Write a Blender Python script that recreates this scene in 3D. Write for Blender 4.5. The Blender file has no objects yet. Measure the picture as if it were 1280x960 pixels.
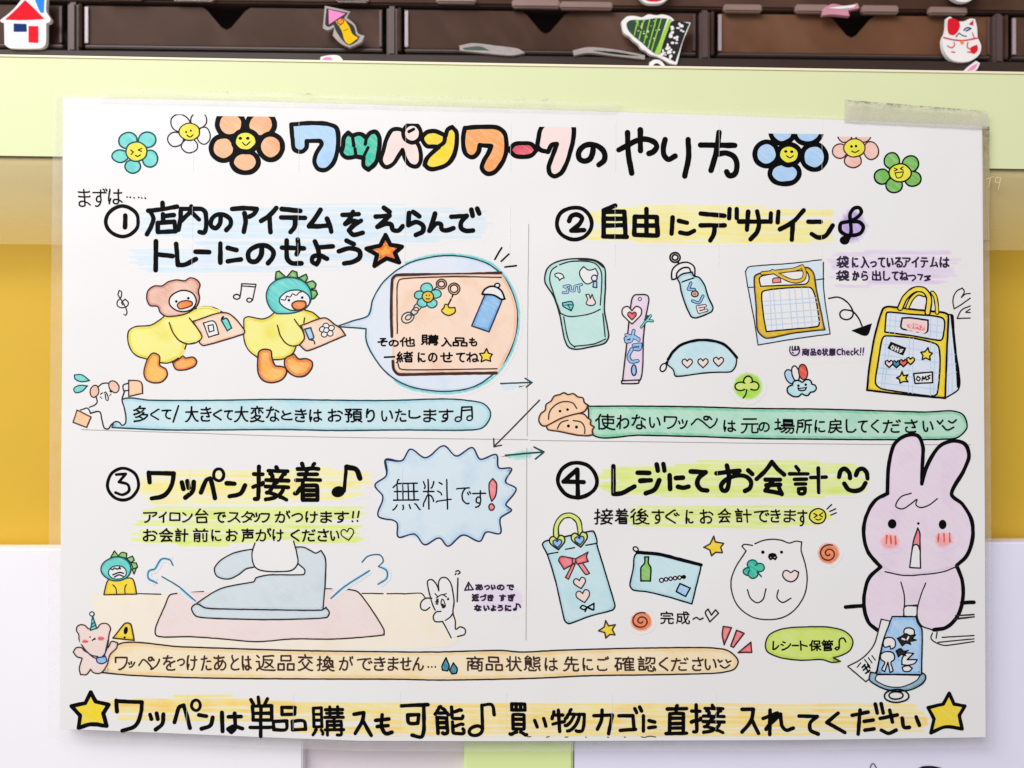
import bpy, bmesh, math, random
from mathutils import Vector, geometry, noise
random.seed(7)
scene = bpy.context.scene
COL = scene.collection
S = 0.297 / 1150.0            # metres per photo pixel on the sheet
FPX = 1000.0                  # focal length in photo pixels
DIST = FPX * S                # camera to sheet

# ---------------------------------------------------------------- camera
cam_data = bpy.data.cameras.new('camera')
cam = bpy.data.objects.new('camera', cam_data)
COL.objects.link(cam)
scene.camera = cam
cam.location = (0, -DIST, 0)
cam.rotation_euler = (math.radians(90), 0, 0)
cam_data.sensor_width = 36
cam_data.lens = 36 * FPX / 1280
cam_data.clip_start = 0.01
cam_data.clip_end = 50
cam_data.dof.use_dof = True
cam_data.dof.focus_distance = DIST
cam_data.dof.aperture_fstop = 2.4
cam_data.dof.aperture_blades = 0

# ---------------------------------------------------------------- shop light
world = bpy.data.worlds.new('World')
scene.world = world
world.use_nodes = True
bg = world.node_tree.nodes['Background']
bg.inputs['Color'].default_value = (0.99, 0.98, 1.0, 1)
bg.inputs['Strength'].default_value = 0.40

def area_light(name, loc, target, size, power, col):
    d = bpy.data.lights.new(name, 'AREA')
    d.shape = 'RECTANGLE'
    d.size, d.size_y = size
    d.energy = power
    d.color = col
    o = bpy.data.objects.new(name, d)
    COL.objects.link(o)
    o.location = loc
    o.rotation_euler = (Vector(target) - Vector(loc)).to_track_quat('-Z', 'Y').to_euler()
    return o
area_light('ceiling_light', (-0.50, -0.62, 0.62), (-0.05, 0, 0), (0.9, 0.5), 11.5, (1.0, 0.985, 0.965))

vs = scene.view_settings
vs.view_transform = 'Standard'
vs.look = 'None'
vs.exposure = 0
vs.gamma = 1

# ---------------------------------------------------------------- materials
def lin(c):
    return tuple((x / 255 / 12.92) if x / 255 <= 0.04045 else ((x / 255 + 0.055) / 1.055) ** 2.4 for x in c)
PAPER = lin((236, 233, 236))
def new_mat(name):
    m = bpy.data.materials.new(name)
    m.use_nodes = True
    nt = m.node_tree
    b = nt.nodes['Principled BSDF']
    b.inputs['Roughness'].default_value = 0.42
    b.inputs['Specular IOR Level'].default_value = 0.25
    return m, nt, b
def nd(nt, typ, **kw):
    n = nt.nodes.new(typ)
    for k, v in kw.items():
        setattr(n, k, v)
    return n
def mix(nt, fac, a, b, blend='MIX'):
    n = nd(nt, 'ShaderNodeMix', data_type='RGBA', blend_type=blend)
    for sock, v in ((n.inputs['Factor'], fac), (n.inputs['A'], a), (n.inputs['B'], b)):
        if isinstance(v, bpy.types.NodeSocket):
            nt.links.new(v, sock)
        elif isinstance(v, (int, float)):
            sock.default_value = v
        else:
            sock.default_value = (*v, 1)
    return n.outputs['Result']
def math_n(nt, op, a, b=None, clamp=False):
    n = nd(nt, 'ShaderNodeMath', operation=op, use_clamp=clamp)
    for i, v in enumerate((a, b)):
        if v is None:
            continue
        if isinstance(v, bpy.types.NodeSocket):
            nt.links.new(v, n.inputs[i])
        else:
            n.inputs[i].default_value = v
    return n.outputs[0]
def pos_noise(nt, scale, detail=2, rough=0.5, ang=0.0, stretch=(1, 1, 1)):
    g = nd(nt, 'ShaderNodeNewGeometry')
    mp = nd(nt, 'ShaderNodeMapping')
    mp.inputs['Rotation'].default_value = (0, ang, 0)
    mp.inputs['Scale'].default_value = stretch
    nt.links.new(g.outputs['Position'], mp.inputs['Vector'])
    if ang:      # rotate first, stretch after
        mp.inputs['Scale'].default_value = (1, 1, 1)
        m2 = nd(nt, 'ShaderNodeMapping')
        m2.inputs['Scale'].default_value = stretch
        nt.links.new(mp.outputs[0], m2.inputs['Vector'])
        mp = m2
    n = nd(nt, 'ShaderNodeTexNoise')
    n.inputs['Scale'].default_value = scale
    n.inputs['Detail'].default_value = detail
    n.inputs['Roughness'].default_value = rough
    nt.links.new(mp.outputs[0], n.inputs['Vector'])
    return n.outputs['Fac']
def waves(nt, b):
    """the laminated sheet is never quite flat"""
    f = pos_noise(nt, 26, 1, 0.4)
    bp = nd(nt, 'ShaderNodeBump')
    bp.inputs['Strength'].default_value = 0.5
    bp.inputs['Distance'].default_value = 0.0016
    nt.links.new(f, bp.inputs['Height'])
    nt.links.new(bp.outputs[0], b.inputs['Normal'])
def paper_colour(nt):
    f = pos_noise(nt, 22, 2, 0.5)
    c = mix(nt, f, lin((238, 237, 239)), lin((239, 235, 234)))
    f2 = pos_noise(nt, 900, 2, 0.6)
    return mix(nt, math_n(nt, 'MULTIPLY', f2, 0.045), c, lin((205, 200, 205)))
def paper_mat():
    m, nt, b = new_mat('paper')
    nt.links.new(paper_colour(nt), b.inputs['Base Color'])
    b.inputs['Roughness'].default_value = 0.4
    waves(nt, b)
    return m
def ink(name, col, rough=0.4, vary=0.35):
    m, nt, b = new_mat(name)
    c0 = lin(col)
    c1 = tuple(min(1, x * 1.0 + 0.02 * vary) for x in c0)
    f = pos_noise(nt, 700, 3, 0.6)
    nt.links.new(mix(nt, f, c0, c1), b.inputs['Base Color'])
    b.inputs['Roughness'].default_value = rough
    b.inputs['Specular IOR Level'].default_value = 0.06
    return m
def pigment(nt, under, col, dark=None, cov=0.95, amp=0.55, ang=0.9, scale=520, soft=True):
    """coloured pencil: the tooth of the paper (or of an earlier layer) shows through in streaks"""
    dark = dark or tuple(int(x * 0.82) for x in col)
    st = pos_noise(nt, scale * 2.6, 3, 0.6, ang, (1, 1, 0.12))
    gr = pos_noise(nt, scale * 4, 2, 0.7)
    bl = pos_noise(nt, 110, 2, 0.5)
    n = math_n(nt, 'ADD', math_n(nt, 'MULTIPLY', st, 0.75), math_n(nt, 'MULTIPLY', gr, 0.25))
    n = math_n(nt, 'SUBTRACT', n, 0.5)
    p = math_n(nt, 'MULTIPLY', math_n(nt, 'SUBTRACT', bl, 0.5), 2.4)
    v = math_n(nt, 'ADD', math_n(nt, 'MULTIPLY', n, amp * 2.8), cov)
    if soft:
        at = nd(nt, 'ShaderNodeAttribute', attribute_name='press').outputs['Fac']
        lf = nd(nt, 'ShaderNodeAttribute', attribute_name='lift').outputs['Fac']
        p = math_n(nt, 'ADD', at, p)
        v = math_n(nt, 'SUBTRACT', v, math_n(nt, 'MULTIPLY', lf, 2.0))
    c = mix(nt, math_n(nt, 'MAXIMUM', math_n(nt, 'MINIMUM', p, 1.0), 0.0), lin(col), lin(dark))
    return mix(nt, math_n(nt, 'MAXIMUM', math_n(nt, 'MINIMUM', v, 1.0), 0.0), under, c)
def crayon(name, *a, under=None, **kw):
    m, nt, b = new_mat(name)
    u = paper_colour(nt)
    if under:
        u = pigment(nt, u, *under[0], soft=False, **under[1])
    nt.links.new(pigment(nt, u, *a, **kw), b.inputs['Base Color'])
    waves(nt, b)
    return m
def plain(name, col, rough=0.5, spec=0.4, vary=0.06, scale=60, **kw):
    m, nt, b = new_mat(name)
    c = lin(col)
    f = pos_noise(nt, scale, 4, 0.6)
    nt.links.new(mix(nt, f, tuple(x * (1 - vary) for x in c), tuple(min(1, x * (1 + vary)) for x in c)), b.inputs['Base Color'])
    b.inputs['Roughness'].default_value = rough
    b.inputs['Specular IOR Level'].default_value = spec
    for k, v in kw.items():
        b.inputs[k].default_value = v
    return m
M = {}
M['paper'] = paper_mat()
M['ink'] = ink('black_marker', (7, 6, 8), vary=.12)
M['pen'] = ink('fine_black_pen', (30, 27, 29), vary=1)
M['brown'] = ink('dark_brown_pen', (66, 38, 30), vary=1)
M['steelpen'] = ink('steel_blue_pen', (44, 110, 140), vary=1)
M['navy'] = ink('navy_pen', (32, 48, 92), vary=1)
M['tealpen'] = ink('dark_teal_pen', (20, 74, 82), vary=1)
M['purplepen'] = ink('purple_black_pen', (46, 28, 60), vary=1)
M['greypen'] = ink('grey_pencil', (168, 160, 158), vary=1)
M['white'] = ink('white_patch_fabric', (238, 234, 236), vary=.1)
CR = {}
def over(k, base):
    if base is None: return k
    n = k + ' over ' + base
    if n not in M:
        a, kw = CR[k]
        M[n] = crayon(n.replace('_', ' ') + ' pencil', *a, under=CR[base], **kw)
    return n
def cr(k, *a, **kw):
    CR[k] = (a, kw)
    M[k] = crayon(k.replace('_', ' ') + ' pencil', *a, **kw)
cr('teal', (112, 214, 206), (70, 192, 186))
cr('starorange', (252, 196, 48), (240, 112, 40), amp=.35)
cr('steam', (104, 200, 240), (70, 176, 228), cov=1.1, amp=.4)
cr('mint', (196, 230, 224), (170, 218, 212))
cr('aqua', (202, 230, 236), (172, 218, 230))
cr('sky', (176, 210, 244), (140, 190, 236))
cr('iceblue', (216, 231, 240), (184, 216, 238))
cr('haze_blue', (224, 231, 243), (204, 220, 240))
cr('orange', (251, 186, 140), (246, 146, 92))
cr('peach', (250, 210, 172), (242, 180, 132))
cr('tan', (248, 218, 196), (238, 188, 156))
cr('pink', (244, 198, 184), (238, 172, 160))
cr('green', (122, 192, 88), (72, 158, 58))
cr('face', (236, 228, 56), (226, 208, 30), amp=.35)
cr('ttl_teal', (44, 194, 164), (24, 168, 140), amp=.4)
cr('yellow', (246, 218, 36), (238, 196, 20), amp=.3)
cr('gold', (228, 190, 28), (206, 160, 14), amp=.35)
cr('ttl_orange', (252, 168, 96), (244, 112, 52), amp=.45)
cr('red', (232, 92, 108), (206, 48, 70), amp=.45)
cr('palepink', (246, 222, 218), (242, 206, 202))
cr('duck', (244, 237, 136), (230, 214, 44), amp=.4)
cr('hood', (238, 196, 176), (216, 148, 130))
cr('foot', (252, 190, 92), (238, 124, 48), amp=.4)
cr('beak', (246, 138, 56), (230, 104, 30), amp=.3)
cr('lilac', (236, 217, 233), (226, 200, 228), cov=.9)
cr('bluefill', (146, 194, 236), (104, 164, 222))
cr('paleblue', (190, 212, 238), (150, 190, 230))
cr('rose', (246, 132, 140), (232, 84, 96))
cr('blush', (250, 176, 178), (246, 140, 146), cov=.9)
cr('cream', (247, 236, 218), (245, 226, 198), cov=.9)
cr('orangecream', (248, 230, 194), (247, 210, 146), cov=.95)
cr('rosebeige', (242, 220, 212), (234, 204, 196), cov=.9)
cr('matpink', (242, 222, 218), (238, 210, 206), cov=.8)
cr('ironblue', (214, 225, 230), (196, 212, 220), cov=.95)
cr('lime', (214, 232, 116), (196, 222, 76), amp=.35)
cr('limegreen', (176, 228, 70), (150, 210, 44), amp=.4)
cr('seafoam', (184, 226, 204), (120, 204, 164))
cr('spiral', (242, 134, 84), (230, 100, 56), amp=.35)
cr('red2', (226, 84, 56), (206, 60, 40), amp=.3)
cr('bottlegreen', (136, 200, 92), (104, 176, 66), amp=.4)
cr('steelblue', (150, 186, 206), (110, 152, 178))
cr('rain', (56, 140, 170), (24, 104, 140), amp=.3)
cr('hl_blue', (214, 231, 243), (198, 224, 242), cov=.8, ang=1.5, amp=.6)
cr('hl_yellow', (248, 240, 160), (247, 230, 120), cov=.85, ang=1.5, amp=.6)
cr('hl_lime', (232, 241, 148), (214, 234, 108), cov=.9, ang=1.5, amp=.6)
cr('hl_purple', (232, 216, 238), (222, 198, 234), cov=.85, ang=1.5, amp=.6)
cr('hl_violet', (190, 160, 226), (166, 128, 210), cov=.9, ang=.5, amp=.7)
cr('hl_orange', (250, 230, 148), (248, 206, 96), cov=.95, ang=1.5, amp=.7)
cr('hl_teal', (140, 218, 200), (96, 204, 180), cov=.9, ang=1.5, amp=.6)
cr('hl_aqua', (96, 208, 214), (60, 190, 206), cov=.95, ang=.6, amp=.6)

# ---------------------------------------------------------------- helpers: things, parts, drawing
def tag(o, label=None, cat=None, group=None, kind=None):
    if label: o['label'] = label
    if cat: o['category'] = cat
    if group: o['group'] = group
    if kind: o['kind'] = kind
    return o
def empty(name, loc, label, cat, group=None):
    o = bpy.data.objects.new(name, None)
    COL.objects.link(o)
    o.location = loc
    o.empty_display_size = 0.01
    return tag(o, label, cat, group)
def W(px, py, y=0.0):
    """photo pixel -> world point on the upright plane at depth y behind the sheet"""
    k = S * (DIST + y) / DIST
    return Vector(((px - 640) * k, y, (480 - py) * k))

FR = {'P': (0, 0, 1), 'T1': (130, 130, 5.818), 'T2': (350, 140, 6.737), 'T3': (530, 140, 6.095), 'T4': (720, 140, 5.818),
      'T5': (930, 140, 5.333), 'H1a': (90, 225, 4.571), 'H1b': (360, 245, 4.923), 'D1': (130, 330, 6.0), 'D2': (280, 330, 6.0),
      'D3': (440, 310, 5.0545), 'B1a': (80, 460, 4.571), 'B1b': (350, 460, 3.879), 'H2a': (680, 245, 5.818),
      'H2b': (880, 245, 5.818), 'I1': (670, 305, 5.05), 'I2': (815, 305, 5.65), 'I3': (910, 310, 4.8), 'I4': (1030, 305, 6.564),
      'I5': (1070, 350, 6.0), 'B2a': (665, 480, 4.571), 'B2b': (930, 490, 4.414), 'H3': (120, 570, 3.765), 'BU': (450, 540, 5.333),
      'IR': (180, 660, 4.0), 'RB': (480, 690, 6.737), 'CH': (85, 680, 5.333), 'H4a': (670, 560, 5.12), 'H4b': (900, 570, 6.095),
      'P1': (660, 630, 5.333), 'P2': (870, 650, 5.055), 'BN': (1040, 530, 3.695), 'BM': (1040, 740, 6.4), 'B3a': (120, 790, 4.571),
      'B3b': (390, 790, 4.571), 'B3c': (650, 770, 4.129), 'F1': (80, 850, 4.923), 'F2': (330, 850, 4.267), 'F3': (620, 850, 4.267),
      'F4': (910, 850, 4.0), 'K1': (0, 0, 3.879), 'K2': (320, 0, 3.879), 'K3': (640, 0, 3.879), 'K4': (950, 0, 3.879)}

def nums(s):
    v = [float(x) for x in s.replace(',', ' ').split()]
    return [Vector((v[i], v[i + 1])) for i in range(0, len(v) - 1, 2)]
def runs(pts, closed, corner=84, step=1.6, smooth=True):
    """split a hand-placed path at its sharp corners and round the rest (Catmull-Rom)"""
    pts = [p for i, p in enumerate(pts) if i == 0 or (p - pts[i - 1]).length > 1e-3]
    if closed and len(pts) > 2 and (pts[0] - pts[-1]).length < 1e-3:
        pts = pts[:-1]
    n = len(pts)
    if n < 2:
        return [pts]
    if not smooth:
        return [pts + ([pts[0]] if closed else [])]
    def sharp(i):
        a, b, c = pts[(i - 1) % n], pts[i], pts[(i + 1) % n]
        u, v = b - a, c - b
        return u.length < 1e-6 or v.length < 1e-6 or math.degrees(u.angle(v)) > corner
    if closed:
        cs = [i for i in range(n) if sharp(i)]
        if cs:
            k = cs[0]
            pts = pts[k:] + pts[:k] + [pts[k]]
            n = len(pts); closed2 = False
        else:
            closed2 = True
    else:
        closed2 = False
    def P(i):
        if closed2:
            return pts[i % n]
        if i < 0: return pts[0] * 2 - pts[1]
        if i >= n: return pts[-1] * 2 - pts[-2]
        return pts[i]
    brk = set()
    if not closed2:
        for i in range(1, n - 1):
            u, v = pts[i] - pts[i - 1], pts[i + 1] - pts[i]
            if math.degrees(u.angle(v, 0)) > corner:
                brk.add(i)
    out, cur = [], [P(0)]
    for i in range(n if closed2 else n - 1):
        p1, p2 = P(i), P(i + 1)
        p0 = P(i - 1) if i not in brk else p1 * 2 - p2
        p3 = P(i + 2) if (i + 1) not in brk else p2 * 2 - p1
        d = (p2 - p1).length
        k = max(1, min(24, int(d / step)))
        l0, l3 = max((p1 - p0).length, 1e-6), max((p3 - p2).length, 1e-6)
        m1 = ((p1 - p0) / l0 + (p2 - p1) / max(d, 1e-6)) * 0.5 * min(d, 1.5 * l0)
        m2 = ((p2 - p1) / max(d, 1e-6) + (p3 - p2) / l3) * 0.5 * min(d, 1.5 * l3)
        for j in range(1, k + 1):
            t = j / k
            t2, t3 = t * t, t * t * t
            cur.append(p1 * (2 * t3 - 3 * t2 + 1) + m1 * (t3 - 2 * t2 + t) + p2 * (-2 * t3 + 3 * t2) + m2 * (t3 - t2))
        if (i + 1) in brk:
            out.append(cur); cur = [p2.copy()]
    if len(cur) > 1:
        out.append(cur)
    return out

class Part:
    count = 0
    def __init__(self, name, parent, lev=2, y=0.0, label=None, kind=None, clip=None, clipb=None):
        self.clipb = clipb
        self.name, self.parent, self.lev, self.y, self.label, self.kind, self.clip = name, parent, lev, y, label, kind, clip
        self.v, self.fc, self.mi, self.mats, self.lift, self.press = [], [], [], [], [], []
        self.k = 0
        Part.count += 1
        self.base = 8e-6 + (Part.count * 7 % 19) * 1.3e-7
        self.fr('P')
    def fr(self, f):
        self.ox, self.oy, self.sc = FR[f]
        return self
    def pts(self, s):
        o = Vector((self.ox, self.oy))
        return [p / self.sc + o for p in (nums(s) if isinstance(s, str) else s)]
    def m(self, mat):
        mt = M[mat]
        if mt not in self.mats:
            self.mats.append(mt)
        return self.mats.index(mt)
    def depth(self):
        self.k += 1
        return self.lev * 1.3e-5 + self.base + min(self.k, 48) * 2.5e-7
    def add(self, p, d, lift=0.0, press=0.0):
        k = S * (DIST + self.y) / DIST
        self.v.append(((p.x - 640) * k, self.y - d - random.random() * 9e-8, (480 - p.y) * k))
        self.lift.append(lift); self.press.append(press)
        return len(self.v) - 1
    def ribbon(self, run, w, mat, caps=True, soft=False, closed=False):
        """one drawn stroke of photo-pixel width w"""
        d = self.depth(); mi = self.m(mat)
        n = len(run)
        if n == 1 or (run[0] - run[-1]).length < 1e-4 and n == 2:
            run = [run[0], run[0] + Vector((0.05, 0))]; n = 2
        ph = random.random() * 50
        L, R, C = [], [], []
        for i, p in enumerate(run):
            a = run[i - 1] if i > 0 else (run[-2] if closed else p)
            b = run[i + 1] if i < n - 1 else (run[1] if closed else p)
            t = b - a
            if t.length < 1e-9: t = Vector((1, 0))
            t.normalize()
            nrm = Vector((-t.y, t.x))
            hw = w * 0.5 * (1 + 0.13 * noise.noise((p.x * .11 + ph, p.y * .11, ph)))
            wob = nrm * (0.22 * noise.noise((p.x * .16, p.y * .16, ph)))
            if i in (0, n - 1) and closed: wob = Vector((0, 0)); hw = w * .5
            if soft:
                C.append(self.add(p, d, 0, 1))
                L.append(self.add(p + nrm * hw, d)); R.append(self.add(p - nrm * hw, d))
            else:
                L.append(self.add(p + wob + nrm * hw, d)); R.append(self.add(p + wob - nrm * hw, d))
        for i in range(n - 1):
            if soft:
                self.fc += [(L[i], L[i + 1], C[i + 1], C[i]), (C[i], C[i + 1], R[i + 1], R[i])]; self.mi += [mi, mi]
            else:
                self.fc.append((L[i], L[i + 1], R[i + 1], R[i])); self.mi.append(mi)
        if caps and not soft and not closed:
            for end, q in ((0, run[1] - run[0]), (n - 1, run[-1] - run[-2])):
                if q.length < 1e-9: q = Vector((1, 0))
                q.normalize()
                if end == 0: q = -q
                a, b = Vector(self.v2(L[end])), Vector(self.v2(R[end]))
                c = (a + b) / 2
                r = (a - b).length / 2
                u = (a - c).normalized() if r > 1e-9 else Vector((0, 1))
                ids = [L[end]]
                for j in range(1, 6):
                    th = math.pi * j / 6
                    ids.append(self.add(c + u * (r * math.cos(th)) + q * (r * math.sin(th)), d))
                ids.append(R[end])
                self.fc.append(tuple(ids)); self.mi.append(mi)
    def v2(self, i):
        k = S * (DIST + self.y) / DIST
        return (self.v[i][0] / k + 640, 480 - self.v[i][2] / k)
    def stroke(self, pts, w, mat='ink', closed=False, corner=84, smooth=True, step=1.6):
        rs = runs(pts, closed, corner, step, smooth)
        one = closed and len(rs) == 1 and (rs[0][0] - rs[0][-1]).length < 1e-3
        ang = 0
        if one and len(rs[0]) > 3:
            ang = (rs[0][1] - rs[0][0]).angle(rs[0][-1] - rs[0][-2], 0)
        for r in rs:
            self.ribbon(r, w, mat, closed=one and ang < .9)
    def s(self, txt, w, mat='ink', closed=False, corner=84):
        for q in txt.split('|'):
            if q.strip():
                self.stroke(self.pts(q), w, mat, closed, corner)
        return self
    def polyfill(self, ring, mat, lift=0.0, press=0.0):
        d = self.depth(); mi = self.m(mat)
        ring = [p for i, p in enumerate(ring) if (p - ring[i - 1]).length > 1e-4]
        if len(ring) < 3: return
        ids = [self.add(p, d, lift, press) for p in ring]
        for t in geometry.tessellate_polygon([[Vector((p.x, p.y, 0)) for p in ring]]):
            self.fc.append(tuple(ids[i] for i in t)); self.mi.append(mi)
    def ring(self, pts, smooth=True, corner=84):
        r = []
        for q in runs(pts, True, corner, 1.6, smooth):
            r += q[:-1] if len(q) > 2 or smooth else q
        return r
    def f(self, txt, mat, edge=0, corner=84):
        for q in txt.split('|'):
            if q.strip():
                P = self.pts(q)
                r = self.ring(P, corner=corner)
                self.polyfill(r, mat)
                if edge:
                    self.ribbon(self.inset(r, edge * .5) + [self.inset(r, edge * .5)[0]], edge, mat, soft=True)
        return self
    @staticmethod
    def inset(r, d):
        n = len(r)
        area = sum(r[i - 1].x * r[i].y - r[i].x * r[i - 1].y for i in range(n))
        sg = 1 if area > 0 else -1
        out = []
        for i in range(n):
            t = (r[(i + 2) % n] - r[i - 2])
            if t.length < 1e-9: t = Vector((1, 0))
            t.normalize()
            out.append(r[i] + Vector((-t.y, t.x)) * d * sg)
        return out
    def o(self, txt, mat, w, pen='ink', edge=0, corner=84):
        for q in txt.split('|'):
            if mat: self.f(q, mat, edge, corner)
            self.stroke(self.pts(q), w, pen, True, corner)
        return self
    def ell(self, cx, cy, rx, ry, rot=0, n=40, wob=0.0):
        c, s_ = math.cos(math.radians(rot)), math.sin(math.radians(rot))
        ph = random.random() * 9
        r = []
        for i in range(n):
            a = 2 * math.pi * i / n
            g = 1 + wob * noise.noise((math.cos(a) * 1.3 + ph, math.sin(a) * 1.3, ph))
            x, y = rx * g * math.cos(a), ry * g * math.sin(a)
            r.append(Vector((cx + x * c - y * s_, cy + x * s_ + y * c)))
        return self.pts(r)
    def e(self, txt, mat=None, w=0, pen='ink', edge=0):
        for q in txt.split('|'):
            a = [float(x) for x in q.replace(',', ' ').split()]
            r = self.ell(*a, wob=.05 if w else 0)
            if mat:
                self.polyfill(r, mat)
                if edge:
                    ins = self.inset(r, edge * .5)
                    self.ribbon(ins + [ins[0]], edge, mat, soft=True)
            if w:
                self.ribbon(r + [r[0]], w, pen, closed=True)
        return self
    def glow(self, txt, mat, feather, ell=False, jag=0.5, base=None):
        """soft-edged pencil shading: coverage fades out over the feather width"""
        for q in txt.split('|'):
            if ell:
                r = self.ell(*[float(x) for x in q.replace(',', ' ').split()])
            else:
                r = self.ring(self.pts(q))
            r2, acc = [], 0
            for i, p in enumerate(r):
                acc += (p - r[i - 1]).length
                if acc > 2.5 or i == 0: r2.append(p); acc = 0
            r = r2
            inn = self.inset(r, feather * .5)
            out = self.inset(r, -feather * .5)
            out = [p + (p - i_) * random.uniform(-jag, jag) * .5 for p, i_ in zip(out, inn)]
            d = self.depth(); mi = self.m(over(mat, base))
            a = [self.add(p, d, 1.0) for p in out]
            b = [self.add(p, d, 0.0) for p in inn]
            n = len(r)
            for i in range(n):
                j = (i + 1) % n
                self.fc.append((a[i], a[j], b[j], b[i])); self.mi.append(mi)
            self.polyfill(inn, over(mat, base))
        return self
    def scribble(self, txt, mat, gap=3.6, w=3.4, dx=5.0, dy=1.05):
        """a highlighted area: side by side pencil strokes inside the outline, ends uneven"""
        for q in txt.split('|'):
            r = self.ring(self.pts(q))
            ya, yb = min(p.y for p in r), max(p.y for p in r)
            xa, xb = min(p.x for p in r), max(p.x for p in r)
            strokes, y = [], ya + gap * .5
            while y < yb:
                xs = [a.x + (b.x - a.x) * (y - a.y) / (b.y - a.y) for a, b in ((r[i - 1], r[i]) for i in range(len(r))) if (a.y <= y) != (b.y <= y)]
                if len(xs) >= 2:
                    x0, x1 = min(xs) + random.uniform(-9, 6), max(xs) + random.uniform(-6, 9)
                    u = random.random()
                    if u < .25: x0 += random.uniform(0, .35) * (x1 - x0)
                    elif u < .5: x1 -= random.uniform(0, .35) * (x1 - x0)
                    strokes.append((y, x0, x1, w * random.uniform(.7, 1.3), random.random() * 90, random.uniform(-.004, .010)))
                y += gap * random.uniform(.75, 1.3)
            d = self.depth(); mi = self.m(mat)
            nx, ny = int((xb - xa + 30) / dx), int((yb - ya + 12) / dy)
            val = {}
            for iy in range(ny + 1):
                Y = ya - 6 + iy * dy
                near = [t for t in strokes if abs(t[0] - Y) < 9]
                for ix in range(nx + 1):
                    X = xa - 15 + ix * dx
                    best, tot = 1.0, 0.0
                    for (sy, x0, x1, hw, ph, tl) in near:
                        ys = sy + tl * (X - (x0 + x1) / 2) + 1.4 * noise.noise((X * .012, ph, 0))
                        e = max(0.0, (x0 - X) / 7, (X - x1) / 7)
                        l = min(1.0, max(0.0, (abs(Y - ys) / hw - .35) / .8) + e)
                        best = min(best, l); tot += 1 - l
                    val[ix, iy] = (best, max(0.0, min(.7, (tot - 1) * .6)))
            ids = {}
            def vid(ix, iy):
                if (ix, iy) not in ids:
                    l, pr = val[ix, iy]
                    ids[ix, iy] = self.add(Vector((xa - 15 + ix * dx, ya - 6 + iy * dy)), d, l, pr)
                return ids[ix, iy]
            for iy in range(ny):
                for ix in range(nx):
                    cs = ((ix, iy), (ix + 1, iy), (ix + 1, iy + 1), (ix, iy + 1))
                    if any(val[c][0] < .98 for c in cs):
                        self.fc.append(tuple(vid(*c) for c in cs)); self.mi.append(mi)
        return self
    def halo(self, txt, w, mat, closed=False, base=None):
        """a single soft pencil stroke laid along a line"""
        for q in txt.split('|'):
            for run in runs(self.pts(q), closed):
                d = self.depth(); mi = self.m(over(mat, base))
                n = len(run); A, B, C = [], [], []
                for i, p in enumerate(run):
                    t = run[min(i + 1, n - 1)] - run[max(i - 1, 0)]
                    if t.length < 1e-9: t = Vector((1, 0))
                    t.normalize(); nr = Vector((-t.y, t.x)) * w * .5 * (1 + .25 * noise.noise((p.x * .2, p.y * .2, 0)))
                    ends = 1.0 if i in (0, n - 1) and not closed else 0.0
                    A.append(self.add(p + nr, d, 1)); B.append(self.add(p, d, ends)); C.append(self.add(p - nr, d, 1))
                for i in range(n - 1):
                    self.fc += [(A[i], A[i + 1], B[i + 1], B[i]), (B[i], B[i + 1], C[i + 1], C[i])]; self.mi += [mi, mi]
        return self
    def t(self, top, bot, spec, w=2.1, mat='ink'):
        """hand lettering: each character stretched into its own place on the line"""
        for item in spec.split(','):
            a = item.split()
            g = GLYPH[a[0]]
            x0, x1 = float(a[1]), float(a[2])
            gx = [p[0] for st in g for p in st]; gy = [p[1] for st in g for p in st]
            ax, bx = min(gx), max(gx); ay, by = min(gy), max(gy)
            hw = w * self.sc * .5
            if len(a) > 4:
                ty, by2 = float(a[3]) + hw, float(a[4]) - hw
            else:
                f = lambda v: top + hw + (72 - v) / 76 * (bot - top - 2 * hw)
                ty, by2 = f(by), f(ay)
            sl = random.uniform(-.07, .05); ro = random.uniform(-.035, .045)
            for st in g:
                P = []
                for x, y in st:
                    u = (x - ax) / max(bx - ax, 1); v = (y - ay) / max(by - ay, 1) if by > ay else .5
                    X = x0 + hw + u * (x1 - x0 - 2 * hw); Y = by2 + (ty - by2) * v
                    X += sl * ((ty + by2) / 2 - Y); Y += ro * (X - (x0 + x1) / 2)
                    P.append(Vector((X, Y)))
                self.stroke(self.pts(P), w * random.uniform(.94, 1.06), mat, False, 78, step=1.3)
        return self
    def star(self, txt, mat, w, pen='ink', edge=0):
        return self.o(txt, mat, w, pen, edge, corner=35)
    def note(self, x, y, r, h, w, mat='ink'):
        self.e(f'{x} {y} {r} {r*.75} -20', mat)
        self.s(f'{x+r*.85} {y-r*.2} {x+r} {y-h}', w, mat)
        self.s(f'{x+r} {y-h} {x+r*2.2} {y-h*.8} {x+r*2.5} {y-h*.5}', w, mat)
        return self
    def heart(self, cx, cy, r, mat, w, pen='pen', rot=0):
        c, s_ = math.cos(math.radians(rot)), math.sin(math.radians(rot))
        H = [(0, .95), (-.55, .45), (-.98, -.1), (-.9, -.65), (-.45, -.85), (0, -.4), (.45, -.85), (.92, -.62), (.98, -.1), (.55, .45)]
        P = ' '.join(f'{cx + r * (x * c - y * s_):.2f} {cy + r * (x * s_ + y * c):.2f}' for x, y in H)
        return self.o(P, mat, w, pen)
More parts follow.
